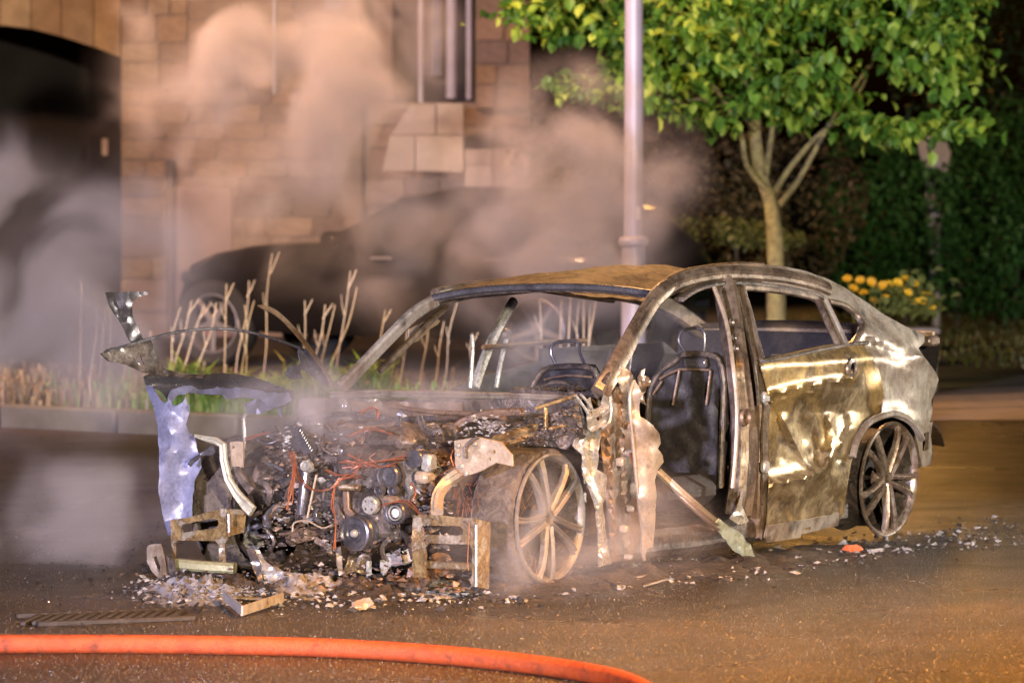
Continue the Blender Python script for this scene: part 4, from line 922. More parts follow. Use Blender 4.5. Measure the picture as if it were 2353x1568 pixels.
for k in range(4):
    a = R(45 + 90 * k); MB().lathe([(.0, .004), (.004, .004), (.006, 0)], 8, M @ Matrix.Translation((.6 * r * math.cos(a), .6 * r * math.sin(a), 0))).build('bolt', DARK, eng)
c, r, M, o = pulley(906, 1178, 27, .46, .05, GREYD, 'cup'); MB().lathe([(0, .004), (.004, .006), (.012, .002), (.019, -.004), (.020, -.02)], 24, M).build('pulley_cap', plain('chalky_white_cap', (.75, .72, .68), .5, .2), eng)
MB().lathe([(.026, -.006), (.028, .002), (.031, .002), (.033, -.008)], 28, M).build('pulley_ring', SILV, eng)
pulley(868, 1126, 11, .47, .03, GREYD, 'cup'); pulley(899, 1127, 12, .46, .03, GREYD, 'cup')
c, r, M, o = pulley(951, 1053, 21, .40, .06, GREYD, 'disc')
def E(px, py, x, d=0): return hit(px, py, 0, x + d)
MB().tube([E(779, 1118, .46), E(826, 1120, .44)], .0135, 12).build('gold_tube', OCHRE, eng)
MB().strip([E(795, 1128, .45), E(797, 1170, .45), E(812, 1185, .45)], .03, .015, XN).build('stay', BRN, eng)
MB().box(E(985, 1062, .36), (.06, .05, .07), bev=.01).build('mount', SILV, eng)
MB().box(E(975, 1095, .36), (.08, .07, .05), bev=.015).build('mount', TAN, eng)
MB().tube([E(705, 1060, .40), E(700, 1110, .42), E(692, 1180, .42)], [.022, .024, .022], 14).build('coolant_pipe', GREYD, eng)
cb = E(703, 1070, .43); MB().lathe([(0, .0), (.012, .0), (.014, .010), (.022, .012), (.026, 0), (.026, -.02)], 18, Matrix.Translation(cb) @ Matrix.Rotation(R(75), 4, 'Y')).build('pipe_boss', SILV, eng)
MB().tube([E(727, 1090, .46), E(718, 1130, .46), E(706, 1188, .46)], .005, 6).build('dipstick', TAN, eng)
MB().tube(smooth_path([E(672, 1220, .5), E(676, 1200, .5), E(706, 1196, .5), E(740, 1212, .5), E(764, 1204, .5)], 3), .004, 6).build('bent_rod', TAN, eng)
# bellows
for k in range(9):
    t = k / 8.0; p0 = E(662 + 10 * t, 988 + 48 * t, .30); ctr_ = [E(655 + 14 * t + 62 * math.sin(math.pi * s) * (.6 + .2 * t) * 1.0, 985 + 46 * t + 18 * (s - .3), .26 + .04 * math.sin(3.1 * s)) for s in (0, .2, .4, .6, .8)]
    MB().tube(smooth_path(ctr_, 3), .0085, 7).build('bellows_ring', GREYD, eng)
mb = MB()
for k in range(26): mb.shard(E(random.gauss(658, 8), random.uniform(980, 1040), .34), random.uniform(.008, .018))
for k in range(14): mb.shard(E(random.uniform(680, 740), random.gauss(974, 4), .3), random.uniform(.008, .016))
f = mb.build('melted_lumps', ALU, eng, smooth=False); f['kind'] = 'stuff'
# charred clutter filling the bay
mb = MB()
for k in range(1500):
    px = random.uniform(600, 1010); py = random.triangular(985, 1290, 1120); x = .12 + .3 * (py - 985) / 300 + random.uniform(-.08, .06)
    if px > 940 and py > 1150: continue
    mb.shard(E(px, py, x), random.uniform(.007, .024))
for k in range(260):
    px = random.uniform(600, 1010); py = random.triangular(985, 1290, 1130); mb.shard(E(px, py, .08 + .3 * (py - 985) / 300 + random.uniform(-.06, .02)), random.uniform(.02, .05))
f = mb.build('charred_clutter', DARK, eng, smooth=False); f['kind'] = 'stuff'
mb = MB()
for k in range(170):
    px = random.uniform(620, 1000); py = random.triangular(985, 1290, 1130); mb.shard(E(px, py, .20 + .3 * (py - 985) / 300), random.uniform(.004, .011))
f = mb.build('bright_fragments', SILV, eng, smooth=False); f['kind'] = 'stuff'
for (mt_, nn_, nm_) in ((ASH, 240, 'ash_lumps'), (BRN, 520, 'rust_lumps')):
    mb = MB()
    for k in range(nn_):
        px = random.uniform(600, 1040); py = random.triangular(930, 1300, 1090); mb.shard(E(px, py, .12 + .32 * (py - 940) / 320 + random.uniform(-.05, .05)), .006 + .03 * random.random() ** 2)
    f = mb.build(nm_, mt_, eng, smooth=False); f['kind'] = 'stuff'
for k in range(34):
    px = random.uniform(610, 990); py = random.uniform(1000, 1250); x = .2 + .28 * (py - 985) / 300; L = random.uniform(12, 46); a = random.uniform(0, 6.28)
    pts = [E(px, py, x), E(px + L * math.cos(a), py + L * math.sin(a) * .8, x + random.uniform(-.03, .03)), E(px + 1.7 * L * math.cos(a + .5), py + 1.5 * L * math.sin(a + .4), x - .03)]
    MB().tube(smooth_path(pts, 3), random.choice((.004, .006, .010)), 6).build('pipe', random.choice((DARK, DARK, BRN, GREYD)), eng)
# copper wiring looms
for pl in ([(668, 1035), (672, 1080), (664, 1130), (660, 1170)], [(672, 1036), (676, 1090), (668, 1150)], [(676, 1040), (684, 1090), (720, 1122), (760, 1124), (782, 1100)], [(770, 1120), (786, 1100), (810, 1090), (830, 1060)], [(780, 1060), (830, 1066), (880, 1060), (930, 1050)], [(800, 1045), (860, 1072), (910, 1066)],
           [(770, 1110), (764, 1160), (772, 1200), (768, 1260)], [(778, 1104), (800, 1092), (826, 1098)], [(880, 1160), (930, 1150), (965, 1180)], [(945, 1110), (955, 1130), (945, 1150)], [(750, 1080), (770, 1092), (800, 1086)], [(830, 950), (850, 938), (866, 945), (868, 965)], [(800, 1000), (850, 985), (900, 995)], [(560, 1008), (590, 1000), (620, 990)]):
    for j in range(2):
        q = [(x + random.uniform(-4, 4), y + random.uniform(-4, 4)) for x, y in pl]
        MB().tube(smooth_path([E(x, y, .30 + .25 * (y - 985) / 300 + .06) for x, y in q], 4), .0028, 5).build('copper_wire', COPPER, eng)
mb = MB()
for k in range(40):
    px = random.gauss(828, 16); py = random.gauss(1068, 8); p = E(px, py, .42); mb.tube([p, p + Vector((random.uniform(-.01, .02), random.uniform(-.05, .05), random.uniform(-.02, .03)))], .002, 4)
for k in range(70):
    px = random.gauss(1066, 14); py = random.gauss(1150, 28); p = E(px, py, .38); mb.tube([p, p + Vector((random.uniform(-.02, .02), random.uniform(-.02, .02), random.uniform(-.07, .03)))], .0011, 4)
f = mb.build('frayed_copper', COPPER, eng, smooth=False); f['kind'] = 'stuff'

# ---- front structure: brackets, arms, rails --------------------------------------------------------------
XB = .56
bR = panel('bracket', [(948, 1188), (962, 1181), (1020, 1184), (1094, 1191), (1094, 1347), (1084, 1346), (1084, 1262), (1078, 1250), (986, 1246), (977, 1256), (977, 1326), (948, 1326), (946, 1246)], FX(XB), OCHRE, car, holes=[[(972, 1206), (1056, 1208), (1063, 1214), (1062, 1224), (1055, 1229), (974, 1227), (967, 1222), (967, 1212)]], res=9, disp=lambda x, y: .014 * N2(x, y, 40, 3), th=.010, jag=.7)
bR['label'] = 'ochre slotted bumper bracket in front of the near wheel'
yr = hit(1094, 1200, 0, XB).y
panel('bracket_flange', [(1095, 1192), (1125, 1198), (1127, 1206), (1123, 1352), (1095, 1347)], SY(yr), OCHRE, car, res=9, disp=lambda x, y: .003 * N2(x, y, 25, 3), th=.010)
part(MB().tube([hit(1094, 1205, 0, XB + .006), hit(1094, 1346, 0, XB + .006)], .007, 8), 'bracket_edge', SILV)
part(MB().strip([hit(980, 1296, 0, XB - .05), hit(1084, 1300, 0, XB - .05)], .03, .02, XN), 'bracket_bar', OCHRE)
part(MB().tube([hit(1078, 1196, 0, XB + .012), hit(1076, 1240, 0, XB + .014), hit(1074, 1290, 0, XB + .012), hit(1076, 1310, 0, XB + .012)], .002, 5), 'copper_wire', COPPER)
for (x, y) in ((994, 1192), (1066, 1198), (1058, 1242), (976, 1240)): part(MB().lathe([(0, .001), (.005, .001)], 10, Matrix.Translation(hit(x, y, 0, XB + .006)) @ Matrix.Rotation(R(90), 4, 'Y')), 'bolt_hole', CHAR)
bL = panel('bracket', [(391, 1194), (440, 1186), (480, 1174), (520, 1167), (520, 1240), (517, 1248), (516, 1292), (504, 1292), (502, 1250), (494, 1242), (410, 1240), (404, 1246), (404, 1288), (395, 1288)], FX(XB), OCHRE, car, holes=[[(418, 1204), (488, 1190), (500, 1193), (503, 1203), (496, 1212), (420, 1222), (416, 1214)]], res=9, disp=lambda x, y: .016 * N2(x, y, 40, 3), th=.010, jag=.7)
bL['label'] = 'ochre slotted bumper bracket on the far corner'
part(MB().tube([hit(525, 1180, 0, XB + .006), hit(526, 1222, 0, XB + .006)], .006, 8), 'bracket_edge', SILV)
panel('bracket_flange', [(521, 1168), (560, 1170), (566, 1180), (560, 1222), (522, 1232)], lambda x, y, d=0: hit(x, y, 0, XB - .02 - (x - 521) * .002 + d), OCHRE, car, res=9, th=.010)
part(MB().strip([hit(404, 1294, 0, XB + .03), hit(470, 1300, 0, XB + .03), hit(540, 1304, 0, XB - .02)], .045, .06, XN), 'crash_box', burnt('olive_crash_box', [(.25, .24, .13), (.35, .34, .2)], .3, (.4, .6), 8, .2, .25))
panel('upright_plate', [(337, 1256), (342, 1250), (368, 1248), (374, 1270), (384, 1334), (366, 1330), (348, 1310), (337, 1290)], FX(XB + .12), ASHG, car, holes=[[(352, 1278), (360, 1276), (368, 1300), (366, 1318), (360, 1300)]], res=8, disp=lambda x, y: .01 * N2(x, y, 22, 3), th=.006, jag=1)
panel('upright_plate', [(380, 1276), (398, 1284), (412, 1344), (400, 1350), (388, 1338)], FX(XB + .10), DARK, car, res=9, th=.006, jag=1)
# far arm
part(MB().strip([hit(x, y, 0, .50) for x, y in ((449, 1000), (470, 1006), (496, 1012), (512, 1022), (514, 1056), (524, 1100), (544, 1134), (566, 1160), (580, 1174))], [.012, .02, .03, .034, .034, .034, .04, .05, .05], .025, XN, fold=.5), 'support_arm', burnt('chalky_olive_arm', [(.34, .32, .24), (.46, .44, .34), (.26, .22, .16)], .3, (.4, .65), 9, .3, .25))
panel('arm_gusset', [(430, 1066), (438, 1054), (488, 1022), (494, 1036), (488, 1044), (466, 1046), (448, 1058), (438, 1072)], FX(.50), GREYD, car, res=7, disp=lambda x, y: .006 * math.sin(y / 3.0), th=.006)
panel('lamp_mount', [(527, 1016), (546, 1012), (558, 1014), (559, 1050), (556, 1072), (530, 1070)], FX(.46), TAN, car, holes=[[(534, 1024), (539, 1023), (539, 1030), (534, 1031)]], res=7, disp=lambda x, y: .008 * N2(x, y, 14, 3), th=.012, jag=.8)
part(MB().strip([hit(538, 1076, 0, .44), hit(560, 1104, 0, .44), hit(580, 1130, 0, .44)], .04, .03, XN), 'strut', DARK)
part(MB().tube(P2([(588, 1104), (600, 1070), (630, 1046), (665, 1048), (690, 1080)], FX(.10), 3), .022, 10), 'fan_ring', BRN)
part(MB().lathe([(.04, .02), (.075, .015), (.085, -.02), (.085, -.06)], 24, Matrix.Translation(hit(640, 1130, 0, .12)) @ Matrix.Rotation(R(80), 4, 'Y')), 'fan_hub', DARK)
# near arm: tan curved carrier
arm = [(1004, 1176), (1006, 1140), (1024, 1110), (1056, 1084), (1098, 1058), (1140, 1042)]
part(MB().strip([hit(x, y, 0, .55 - .06 * i) for i, (x, y) in enumerate(smooth_path(arm, 3))] if False else [hit(p.x, p.y, 0, .54 - .020 * i) for i, p in enumerate(smooth_path(arm, 3))], [.042] * 6 + [.05] * 5 + [.066] * 8, .05, XN, fold=.5), 'carrier_arm', TAN)['label'] = 'pale tan curved carrier arm'
plate = panel('carrier_plate', [(1043, 1012), (1066, 1008), (1096, 1003), (1150, 1016), (1174, 1044), (1176, 1070), (1160, 1066), (1140, 1062), (1108, 1080), (1080, 1090), (1058, 1084), (1046, 1070)], FX(.42), TAN, car, holes=[[(1131, 1033), (1138, 1033), (1138, 1041), (1131, 1041)], [(1121, 1050), (1127, 1050), (1127, 1057), (1121, 1057)]], res=8, disp=lambda x, y: .01 * math.exp(-(seg_d((x, y), [(1060, 1080), (1105, 1025)]) / 7) ** 2) + .005 * N2(x, y, 20, 3), th=.012, jag=.4)
for (x, y) in ((1052, 1024), (1052, 1044), (1090, 1020), (1060, 1070), (1070, 1088)): part(MB().lathe([(0, .006), (.007, .005), (.010, -.002)], 10, Matrix.Translation(hit(x, y, 0, .43)) @ Matrix.Rotation(R(90), 4, 'Y')), 'bolt_head', SILV, plate)
part(MB().tube(P2([(1070, 1052), (1068, 1030), (1082, 1012), (1096, 1004)], FX(.44), 3), .006, 6), 'hose_clip', DARK)
for j in range(2): part(MB().tube(P2([(1040 + j, 1034), (1036 - j, 1050), (1042, 1070)], FX(.44), 3), .0025, 5), 'copper_wire', COPPER)
# upper rails on the near wing
part(MB().strip([hit(1140, 1016, 1, .62), hit(1180, 1004, 1, .64), hit(1240, 985, 1, .68), hit(1300, 972, 1, .72)], .06, .05, YN, fold=.3), 'wing_rail', GOLD)
part(MB().strip([hit(1176, 984, 1, .58), hit(1210, 976, 1, .58), hit(1248, 964, 1, .58)], .035, .04, YN, fold=.3), 'wing_rail', SILV)
part(MB().tube([hit(1230, 938, 0, -.1), hit(1280, 922, 0, -.15), hit(1326, 908, 0, -.2)], .008, 8), 'strut_brace', OCHRE)
part(MB().strip([hit(1253, 936, 0, -.08), hit(1254, 985, 0, -.08)], .012, .02, XN), 'strut_brace', OCHRE)
part(MB().strip([hit(1262, 985, 0, -.06), hit(1330, 970, 0, -.2)], .014, .02, XN), 'strut_brace', OCHRE)
panel('strut_tower', [(1150, 985), (1240, 960), (1330, 930), (1340, 1000), (1300, 1030), (1230, 1020), (1160, 1040)], FX(-.12), DARK, car, res=12, disp=lambda x, y: .05 * N2(x, y, 26, 3), th=.02, jag=2)
panel('inner_wheel_arch', [(1140, 1060), (1180, 1020), (1250, 1005), (1320, 1020), (1350, 1080), (1376, 1180), (1380, 1290), (1180, 1300), (1120, 1200)], SY(.56), DARK, car, res=16, disp=lambda x, y: .03 * N2(x, y, 40, 3), th=.01, jag=1)
mb = MB()
for k in range(170):
    px = random.uniform(1150, 1335); py = 1020 - (px - 1150) * .28 + random.uniform(-40, 26); mb.shard(hit(px, py, 0, -.02 + random.uniform(-.1, .1)), random.uniform(.006, .018))
f = part(mb, 'charred_clutter', DARK, smooth=False); f['kind'] = 'stuff'
mb = MB()
for k in range(90): mb.shard(hit(random.gauss(1110, 26), random.gauss(980, 16), 0, .1), random.uniform(.008, .02))
for k in range(60): mb.shard(hit(random.uniform(1160, 1330), random.uniform(930, 1025), 0, .02), random.uniform(.004, .010))
f = part(mb, 'ash_clump', ASH, smooth=False); f['kind'] = 'stuff'

# ---- far wing and bonnet fragments ---------------------------------------------------------------------
def fw_s(off): return lambda x, y, d=0.0: hit(x, y, 1, -.84 + off + d)
panel('wing_rim', [(330, 864), (345, 856), (420, 862), (520, 856), (580, 864), (640, 886), (672, 898), (676, 918), (650, 934), (620, 938), (600, 914), (560, 906), (520, 908), (470, 898), (430, 896), (400, 902), (384, 916), (372, 900), (350, 890), (336, 880)], fw_s(0), GREYD, car, res=9, disp=lambda x, y: .03 * math.sin((y - 862) / 16.0), th=.005, jag=1.4)['label'] = 'bent dark rim of the far wing'
hang = [(334, 876), (352, 892), (366, 916), (376, 926), (390, 916), (394, 928), (404, 932), (420, 922), (426, 912), (430, 926), (436, 930), (435, 950), (428, 974), (434, 990), (446, 1002), (456, 1040), (462, 1074), (446, 1104), (440, 1150), (440, 1190), (414, 1200), (400, 1222), (386, 1230), (376, 1190), (364, 1130), (366, 1060), (362, 980), (354, 940), (340, 906)]
panel('wing_sheet', hang, lambda x, y, d=0: hit(x, y, 0, .46 + d), FLOODBLUE, car, res=11, disp=lambda x, y: .05 * math.sin((x - 360) / 26.0 + (y - 900) / 120.0) + .03 * N2(x, y, 44, 3) + .010 * N2(x, y, 16, 8), th=.004, jag=1.2)['label'] = 'blue lit hanging sheet of the far wing'
panel('wing_flap', [(560, 925), (600, 915), (660, 912), (655, 930), (640, 925), (650, 960), (632, 935), (600, 950), (570, 950)], fw_s(.03), FLOODBLUE, car, res=9, disp=lambda x, y: .02 * N2(x, y, 20, 3), th=.004, jag=2)
panel('wing_flange', [(386, 910), (398, 890), (430, 884), (520, 890), (560, 890), (610, 900), (665, 903), (670, 918), (650, 932), (622, 938), (602, 918), (566, 912), (524, 916), (510, 906), (470, 904), (432, 902), (404, 908), (392, 930)], fw_s(.03), FLOODBLUE, car, res=8, disp=lambda x, y: .012 * N2(x, y, 26, 3) + .02 * (y - 890) / 40.0, th=.004, jag=1.6)
part(MB().strip(P2([(250, 806), (330, 782), (420, 760), (520, 755), (610, 772), (690, 800)], fw_s(.02), 3), [.006] * 5 + [.014] * 11, .012, ZN), 'bonnet_edge', GREYD)
panel('bonnet_edge_plate', [(684, 796), (712, 806), (750, 864), (760, 892), (736, 880), (706, 852), (690, 850), (694, 868), (668, 872), (656, 862), (662, 842), (690, 836)], fw_s(.02), GREYD, car, res=8, disp=lambda x, y: .02 * N2(x, y, 22, 3), th=.006, jag=1)
part(MB().strip(P2([(592, 702), (630, 716), (668, 750), (710, 800), (750, 858), (772, 896)], fw_s(.10), 3), [.004, .02, .028, .030, .03, .03, .03, .03, .03, .028, .026, .024, .02, .018, .016, .01], .006, Vector((.3, 1, .5))), 'bonnet_strip', RUST)
panel('bonnet_fragment', [(244, 672), (342, 668), (340, 677), (312, 684), (303, 700), (306, 730), (326, 772), (350, 818), (322, 812), (298, 782), (272, 732), (252, 700)], fw_s(-.02), GREYD, car, res=10, disp=lambda x, y: .02 * N2(x, y, 30, 3) + .012 * math.sin(x / 9.0), th=.006, jag=.8)
panel('bonnet_fragment', [(232, 812), (250, 800), (300, 790), (345, 776), (360, 812), (378, 846), (420, 858), (470, 860), (465, 868), (410, 866), (330, 856), (290, 838), (250, 828)], fw_s(.01), DARK, car, holes=[[(312, 830), (322, 816), (332, 838)]], res=10, disp=lambda x, y: .02 * N2(x, y, 30, 3), th=.006, jag=.8)
part(MB().tube(P2([(566, 950), (560, 962), (562, 1000), (560, 1030)], FX(.2), 3), .008, 7), 'brace_rod', SILV)

part(MB().tube([(-1.75, -.70, .90), (-2.3, -.70, .905), (-2.62, -.70, .90)], .012, 8), 'belt_rail', RUST)
# more pipework and lumps across the upper bay
for pl, r_, mt in (([(760, 975), (860, 985), (960, 1000), (1010, 1030)], .016, BRN), ([(700, 960), (800, 950), (900, 962), (1000, 960)], .012, GREYD), ([(780, 1010), (880, 1022), (960, 1012)], .02, DARK), ([(890, 930), (980, 945), (1080, 950), (1160, 960)], .010, BRN), ([(1030, 1000), (1060, 970), (1120, 950), (1200, 945)], .018, BRN), ([(640, 1010), (700, 1000), (760, 1010)], .014, DARK), ([(960, 1030), (1000, 1060), (1010, 1120), (990, 1180)], .02, BRN), ([(800, 1190), (860, 1200), (930, 1230), (950, 1280)], .014, DARK)):
    MB().tube(smooth_path([E(x, y, -.05 + .45 * (y - 940) / 300) for x, y in pl], 4), r_, 8).build('pipe', mt, eng)
for (x, y, s1, s2, s3, mt) in ((930, 985, .10, .14, .05, BRN), (1040, 990, .12, .10, .06, DARK), (840, 1000, .12, .2, .05, BRN), (1000, 1085, .1, .07, .09, BRN), (760, 1040, .1, .10, .09, DARK), (800, 1070, .08, .07, .06, BRN), (740, 1150, .1, .09, .08, BRN), (880, 1225, .1, .10, .06, DARK), (925, 1120, .08, .05, .10, DARK), (640, 1190, .12, .10, .10, DARK), (700, 1230, .12, .14, .06, BRN)):
    MB().box(E(x, y, -.08 + .42 * (y - 940) / 300), (s1, s2, s3), Matrix.Rotation(random.uniform(-.4, .4), 3, 'Z') @ Matrix.Rotation(random.uniform(-.3, .3), 3, 'X'), bev=.015).build('casting', mt, eng)

# twisted strips and tubes of wreckage packed through the bay
for k in range(64):
    px = random.uniform(600, 1010); py = random.triangular(960, 1290, 1120); x = .16 + .30 * (py - 960) / 320 + random.uniform(-.05, .05); a = random.uniform(0, 6.28); L = random.uniform(14, 40)
    pts = [E(px + L * t * math.cos(a + .5 * t), py + L * t * math.sin(a + .7 * t), x + random.uniform(-.02, .02)) for t in (-.9, -.3, .3, .9)]
    MB().strip(smooth_path(pts, 3), random.uniform(.012, .034), random.uniform(.006, .014), Vector((1, random.uniform(-.5, .5), random.uniform(-.5, .5)))).build('wreckage_strip', random.choice((SILV, ROSE, BRN, DARK, GREYD, ASHG, DARK)), eng)

# ================================================================ ON THE GROUND
# ---- hose
HOSE = burnt('orange_red_hose', [(.42, .06, .016), (.52, .09, .022), (.32, .045, .014)], 0, (.38, .65), 8, .6, .36, sootcol=(.10, .03, .016), fine=160)
hp_ = [gnd(x, y, .034) for x, y in ((-900, 1465), (-500, 1474), (-200, 1477), (0, 1478), (250, 1478), (500, 1481), (750, 1487), (1000, 1502), (1200, 1522), (1350, 1544), (1440, 1566), (1500, 1600), (1540, 1660), (1560, 1760), (1530, 1900))]
ho = MB().tube(smooth_path(hp_, 6), .034, 16).build('fire_hose', HOSE)
tag(ho, 'orange red charged fire hose lying across the road in front', 'hose')
# ---- drain grate
DR = plain('cast_iron', (.07, .055, .045), .55, .4, .4, 20, .5)
ga = gnd(60, 1428); gb = gnd(420, 1414); dd = gb - ga
gr = empty('drain_grate', ga.lerp(gb, .5), math.atan2(dd.y, dd.x)); tag(gr, 'cast iron drain grate with slanted bars set in the road at the left', 'drain')
Lg = dd.length
for s in (-1, 1): MB().box((0, s * .16, .008), (Lg, .035, .02), bev=.004).build('frame_bar', DR, gr)
MB().box((0, 0, -.0), (Lg, .3, .004)).build('sump', CHAR, gr)
for k in range(14): MB().box((-Lg / 2 + (k + .5) * Lg / 14, 0, .009), (.022, .30, .018), Matrix.Rotation(R(-28), 3, 'Z'), bev=.004).build('bar', DR, gr)
# ---- loose grit standing proud of the road surface
GRITM = leafmat('road_grit', (.010, .007, .005), (.07, .045, .024), (.26, .17, .085)); GRITM.node_tree.nodes['Principled BSDF'].inputs['Roughness'].default_value = .38
for nd in GRITM.node_tree.nodes:
    if nd.type == 'MIX_SHADER': nd.inputs[0].default_value = 0.0
mb = MB()
for k in range(42000):
    py = 1200 + 380 * math.sqrt(random.random()); g = gnd(random.uniform(-40, 2400), py); r0 = random.uniform(.0015, .0038); a = random.uniform(0, 6.28)
    vs = [Vector((g.x + r0 * math.cos(a + t), g.y + r0 * math.sin(a + t), -.001)) for t in (0, 2.1, 4.2)] + [Vector((g.x + random.uniform(-.4, .4) * r0, g.y + random.uniform(-.4, .4) * r0, r0 * random.uniform(.5, 1.1)))]
    mb.add(vs, [(0, 1, 3), (1, 2, 3), (2, 0, 3)])
tag(mb.build('road_grit', GRITM, smooth=False), 'coarse grit bedded in the wet road surface', 'grit', kind='stuff')
# ---- rubble: everything too small to pick apart
def rubble(name, label, mat, n, src, smin, smax, zf=.35):
    mb = MB()
    for k in range(n):
        px, py = src(); g = gnd(px, py); s = smin * .7 + (smax * 1.25 - smin * .7) * random.random() ** 2.6; mb.shard((g.x, g.y, s * zf), s)
    o = mb.build(name, mat, smooth=False); tag(o, label, 'debris', kind='stuff'); return o
def mound(name, label, x0, x1, y0, y1, hf, mat, st=7):
    nx = int((x1 - x0) / st) + 1; ny = int((y1 - y0) / (st * .45)) + 1; mb = MB(); vs = []
    for i in range(nx):
        for j in range(ny):
            px, py = x0 + (x1 - x0) * i / (nx - 1), y0 + (y1 - y0) * j / (ny - 1); g = gnd(px, py)
            h = hf(px, py); k = max(0, .55 + .6 * N2(g.x, g.y, .12, 2) + .5 * N2(g.x, g.y, .04 if st < 8 else .09, 5) + (.3 * N2(g.x, g.y, .016, 8) if st < 8 else 0)); e = min(1, min(i, nx - 1 - i, j, ny - 1 - j) / 3.0)
            vs.append((g.x, g.y, h * k * e - .006))
    mb.add(vs, [(i * ny + j, (i + 1) * ny + j, (i + 1) * ny + j + 1, i * ny + j + 1) for i in range(nx - 1) for j in range(ny - 1)])
    tag(mb.build(name, mat, angle=30), label, 'debris', kind='stuff')
CINDER = burnt('cinder_mix', [(.05, .038, .030), (.11, .085, .068), (.03, .024, .02), (.20, .165, .14)], .1, (.35, .8), 16, .9, .35, fine=120)
mound('ash_mound', 'crusted mound of cinders under the nose of the wreck', 300, 1260, 1306, 1412, lambda x, y: .075 * math.exp(-((y - 1346) / 30.0) ** 2) * (.6 + .4 * math.sin(x / 60.0)), CINDER)
mound('cinder_band', 'dark band of wet cinders along the near side of the wreck', 1130, 2080, 1215, 1390, lambda x, y: .055 * min(1, (2080 - x) / 300.0) * math.exp(-((y - (1356 - (x - 1200) * .12)) / 22.0) ** 2), CINDER, 9)
def s_front():
    while True:
        px = random.uniform(320, 1240); py = random.gauss(1352 - abs(px - 760) * .01, 22)
        if 1300 < py < 1412: return px, py
def s_side():
    px = random.uniform(1130, 2352); return px, random.gauss(1352 - (px - 1200) * .115, 20)
def s_left(): return random.uniform(-40, 420), random.gauss(1290, 55)
def s_wide(): return random.uniform(100, 2200), random.uniform(1260, 1390)
rubble('charred_rubble', 'dark charred rubble heaped along the nose of the wreck', CHAR, 1500, s_front, .008, .032)
rubble('ash_flakes', 'pale ash flakes strewn under the nose of the wreck', ASH, 1500, s_front, .006, .026)
rubble('side_rubble', 'dark debris scattered along the near side of the wreck', CHAR, 1300, s_side, .005, .020)
rubble('side_ash', 'pale flakes scattered along the near side of the wreck', ASH, 700, s_side, .004, .026)
rubble('left_cinders', 'black cinders scattered on the wet road at the left', CHAR, 420, s_left, .005, .018)
rubble('glass_crumbs', 'bright glass crumbs sprinkled over the road', plain('glass_crumbs', (.7, .7, .68), .15, .3), 170, s_wide, .002, .0055)
mb = MB()
for k in range(600):
    px = random.gauss(480, 85); py = random.gauss(1362, 13); g = gnd(px, py); h = max(0, .045 * math.exp(-((px - 440) / 110.0) ** 2)); mb.shard((g.x, g.y, random.uniform(0, h) + .008), .004 + .024 * random.random() ** 3)
BGA = burnt('blue_grey_ash', [(.16, .16, .175), (.24, .24, .265), (.10, .098, .10)], 0, (.7, .9), 20, .5, .25)
tag(mb.build('blue_grey_ash', BGA, smooth=False), 'blue grey flakes of ash at the far front corner', 'ash', kind='stuff')
mound('ash_heap', 'blue grey crumbled heap of ash at the far front corner', 320, 640, 1318, 1402, lambda x, y: .085 * math.exp(-((y - 1362) / 20.0) ** 2 - ((x - 450) / 110.0) ** 2), BGA, 5)
mound('pale_ash_heap', 'pale tan crust of ash below the radiator', 600, 1180, 1308, 1396, lambda x, y: (.07 * math.exp(-((x - 715) / 80.0) ** 2) + .05 * math.exp(-((x - 960) / 130.0) ** 2)) * math.exp(-((y - 1350) / 20.0) ** 2), ASH, 5)
mb = MB()
for k in range(420):
    px = random.gauss(900, 190); py = random.gauss(1338, 16); g = gnd(px, py); mb.shard((g.x, g.y, random.uniform(.01, .07)), random.uniform(.010, .036))
tag(mb.build('burnt_heap', BRN, smooth=False), 'brown heap of burnt scraps under the engine', 'debris', kind='stuff')

# ---- single scraps one can pick out
def scrap(name, label, pts, Yf, mat, th=.008, jag=1.0, res=9, amp=.012, lift=None):
    """sheet scrap drawn in pixels on an upright plane at that depth"""
    c = at(sum(p[0] for p in pts) / len(pts), max(p[1] for p in pts), Yf); root = c.copy(); root.z = 0
    o = panel(name, pts, lambda x, y, d=0.0: at(x, y, Yf + d + (max(p[1] for p in pts) - y) * .0012) - root, mat, None, res=res, disp=lambda x, y: amp * N2(x, y, 18, 3) * 2, th=th, jag=jag)
    o.location = root; tag(o, label, 'scrap metal', 'scrap pieces round the wreck'); return o
def gy(px, py): return gnd(px, py).y
CHAN = burnt('chalky_channel', [(.30, .25, .21), (.40, .35, .30), (.2, .16, .13)], .1, (.5, .7), 12, .3, .3)
ch = MB(); a, b, c_ = gnd(514, 1366, .035), gnd(556, 1402, .03), gnd(650, 1372, .03)
chn = empty('metal_channel', (b.x, b.y, 0)); tag(chn, 'pale angled metal channel lying flat in front of the ash heap', 'scrap metal', 'scrap pieces round the wreck')
for (u, v) in ((a, b), (b, c_)):
    MB().strip([u - chn.location, v - chn.location], .04, .007, Vector((.1, -1, 0))).build('channel_wall', CHAN, chn)
MB().strip([a - chn.location + Vector((.03, .1, -.02)), c_ - chn.location + Vector((.0, .06, -.015))], .05, .006, ZN).build('channel_floor', ASH, chn)
scrap('melted_casting', 'bright curved lump of melted aluminium under the radiator', [(586, 1262), (596, 1262), (612, 1290), (640, 1312), (690, 1316), (744, 1318), (742, 1330), (690, 1332), (640, 1334), (606, 1330), (596, 1300)], gy(640, 1345), ALU, .02, 1.5, 8, .03)
scrap('standing_blade', 'dark curved metal blade standing beside the melted lump', [(566, 1262), (580, 1252), (596, 1290), (604, 1334), (594, 1336), (580, 1300)], gy(600, 1346), GREYD, .008, .8)
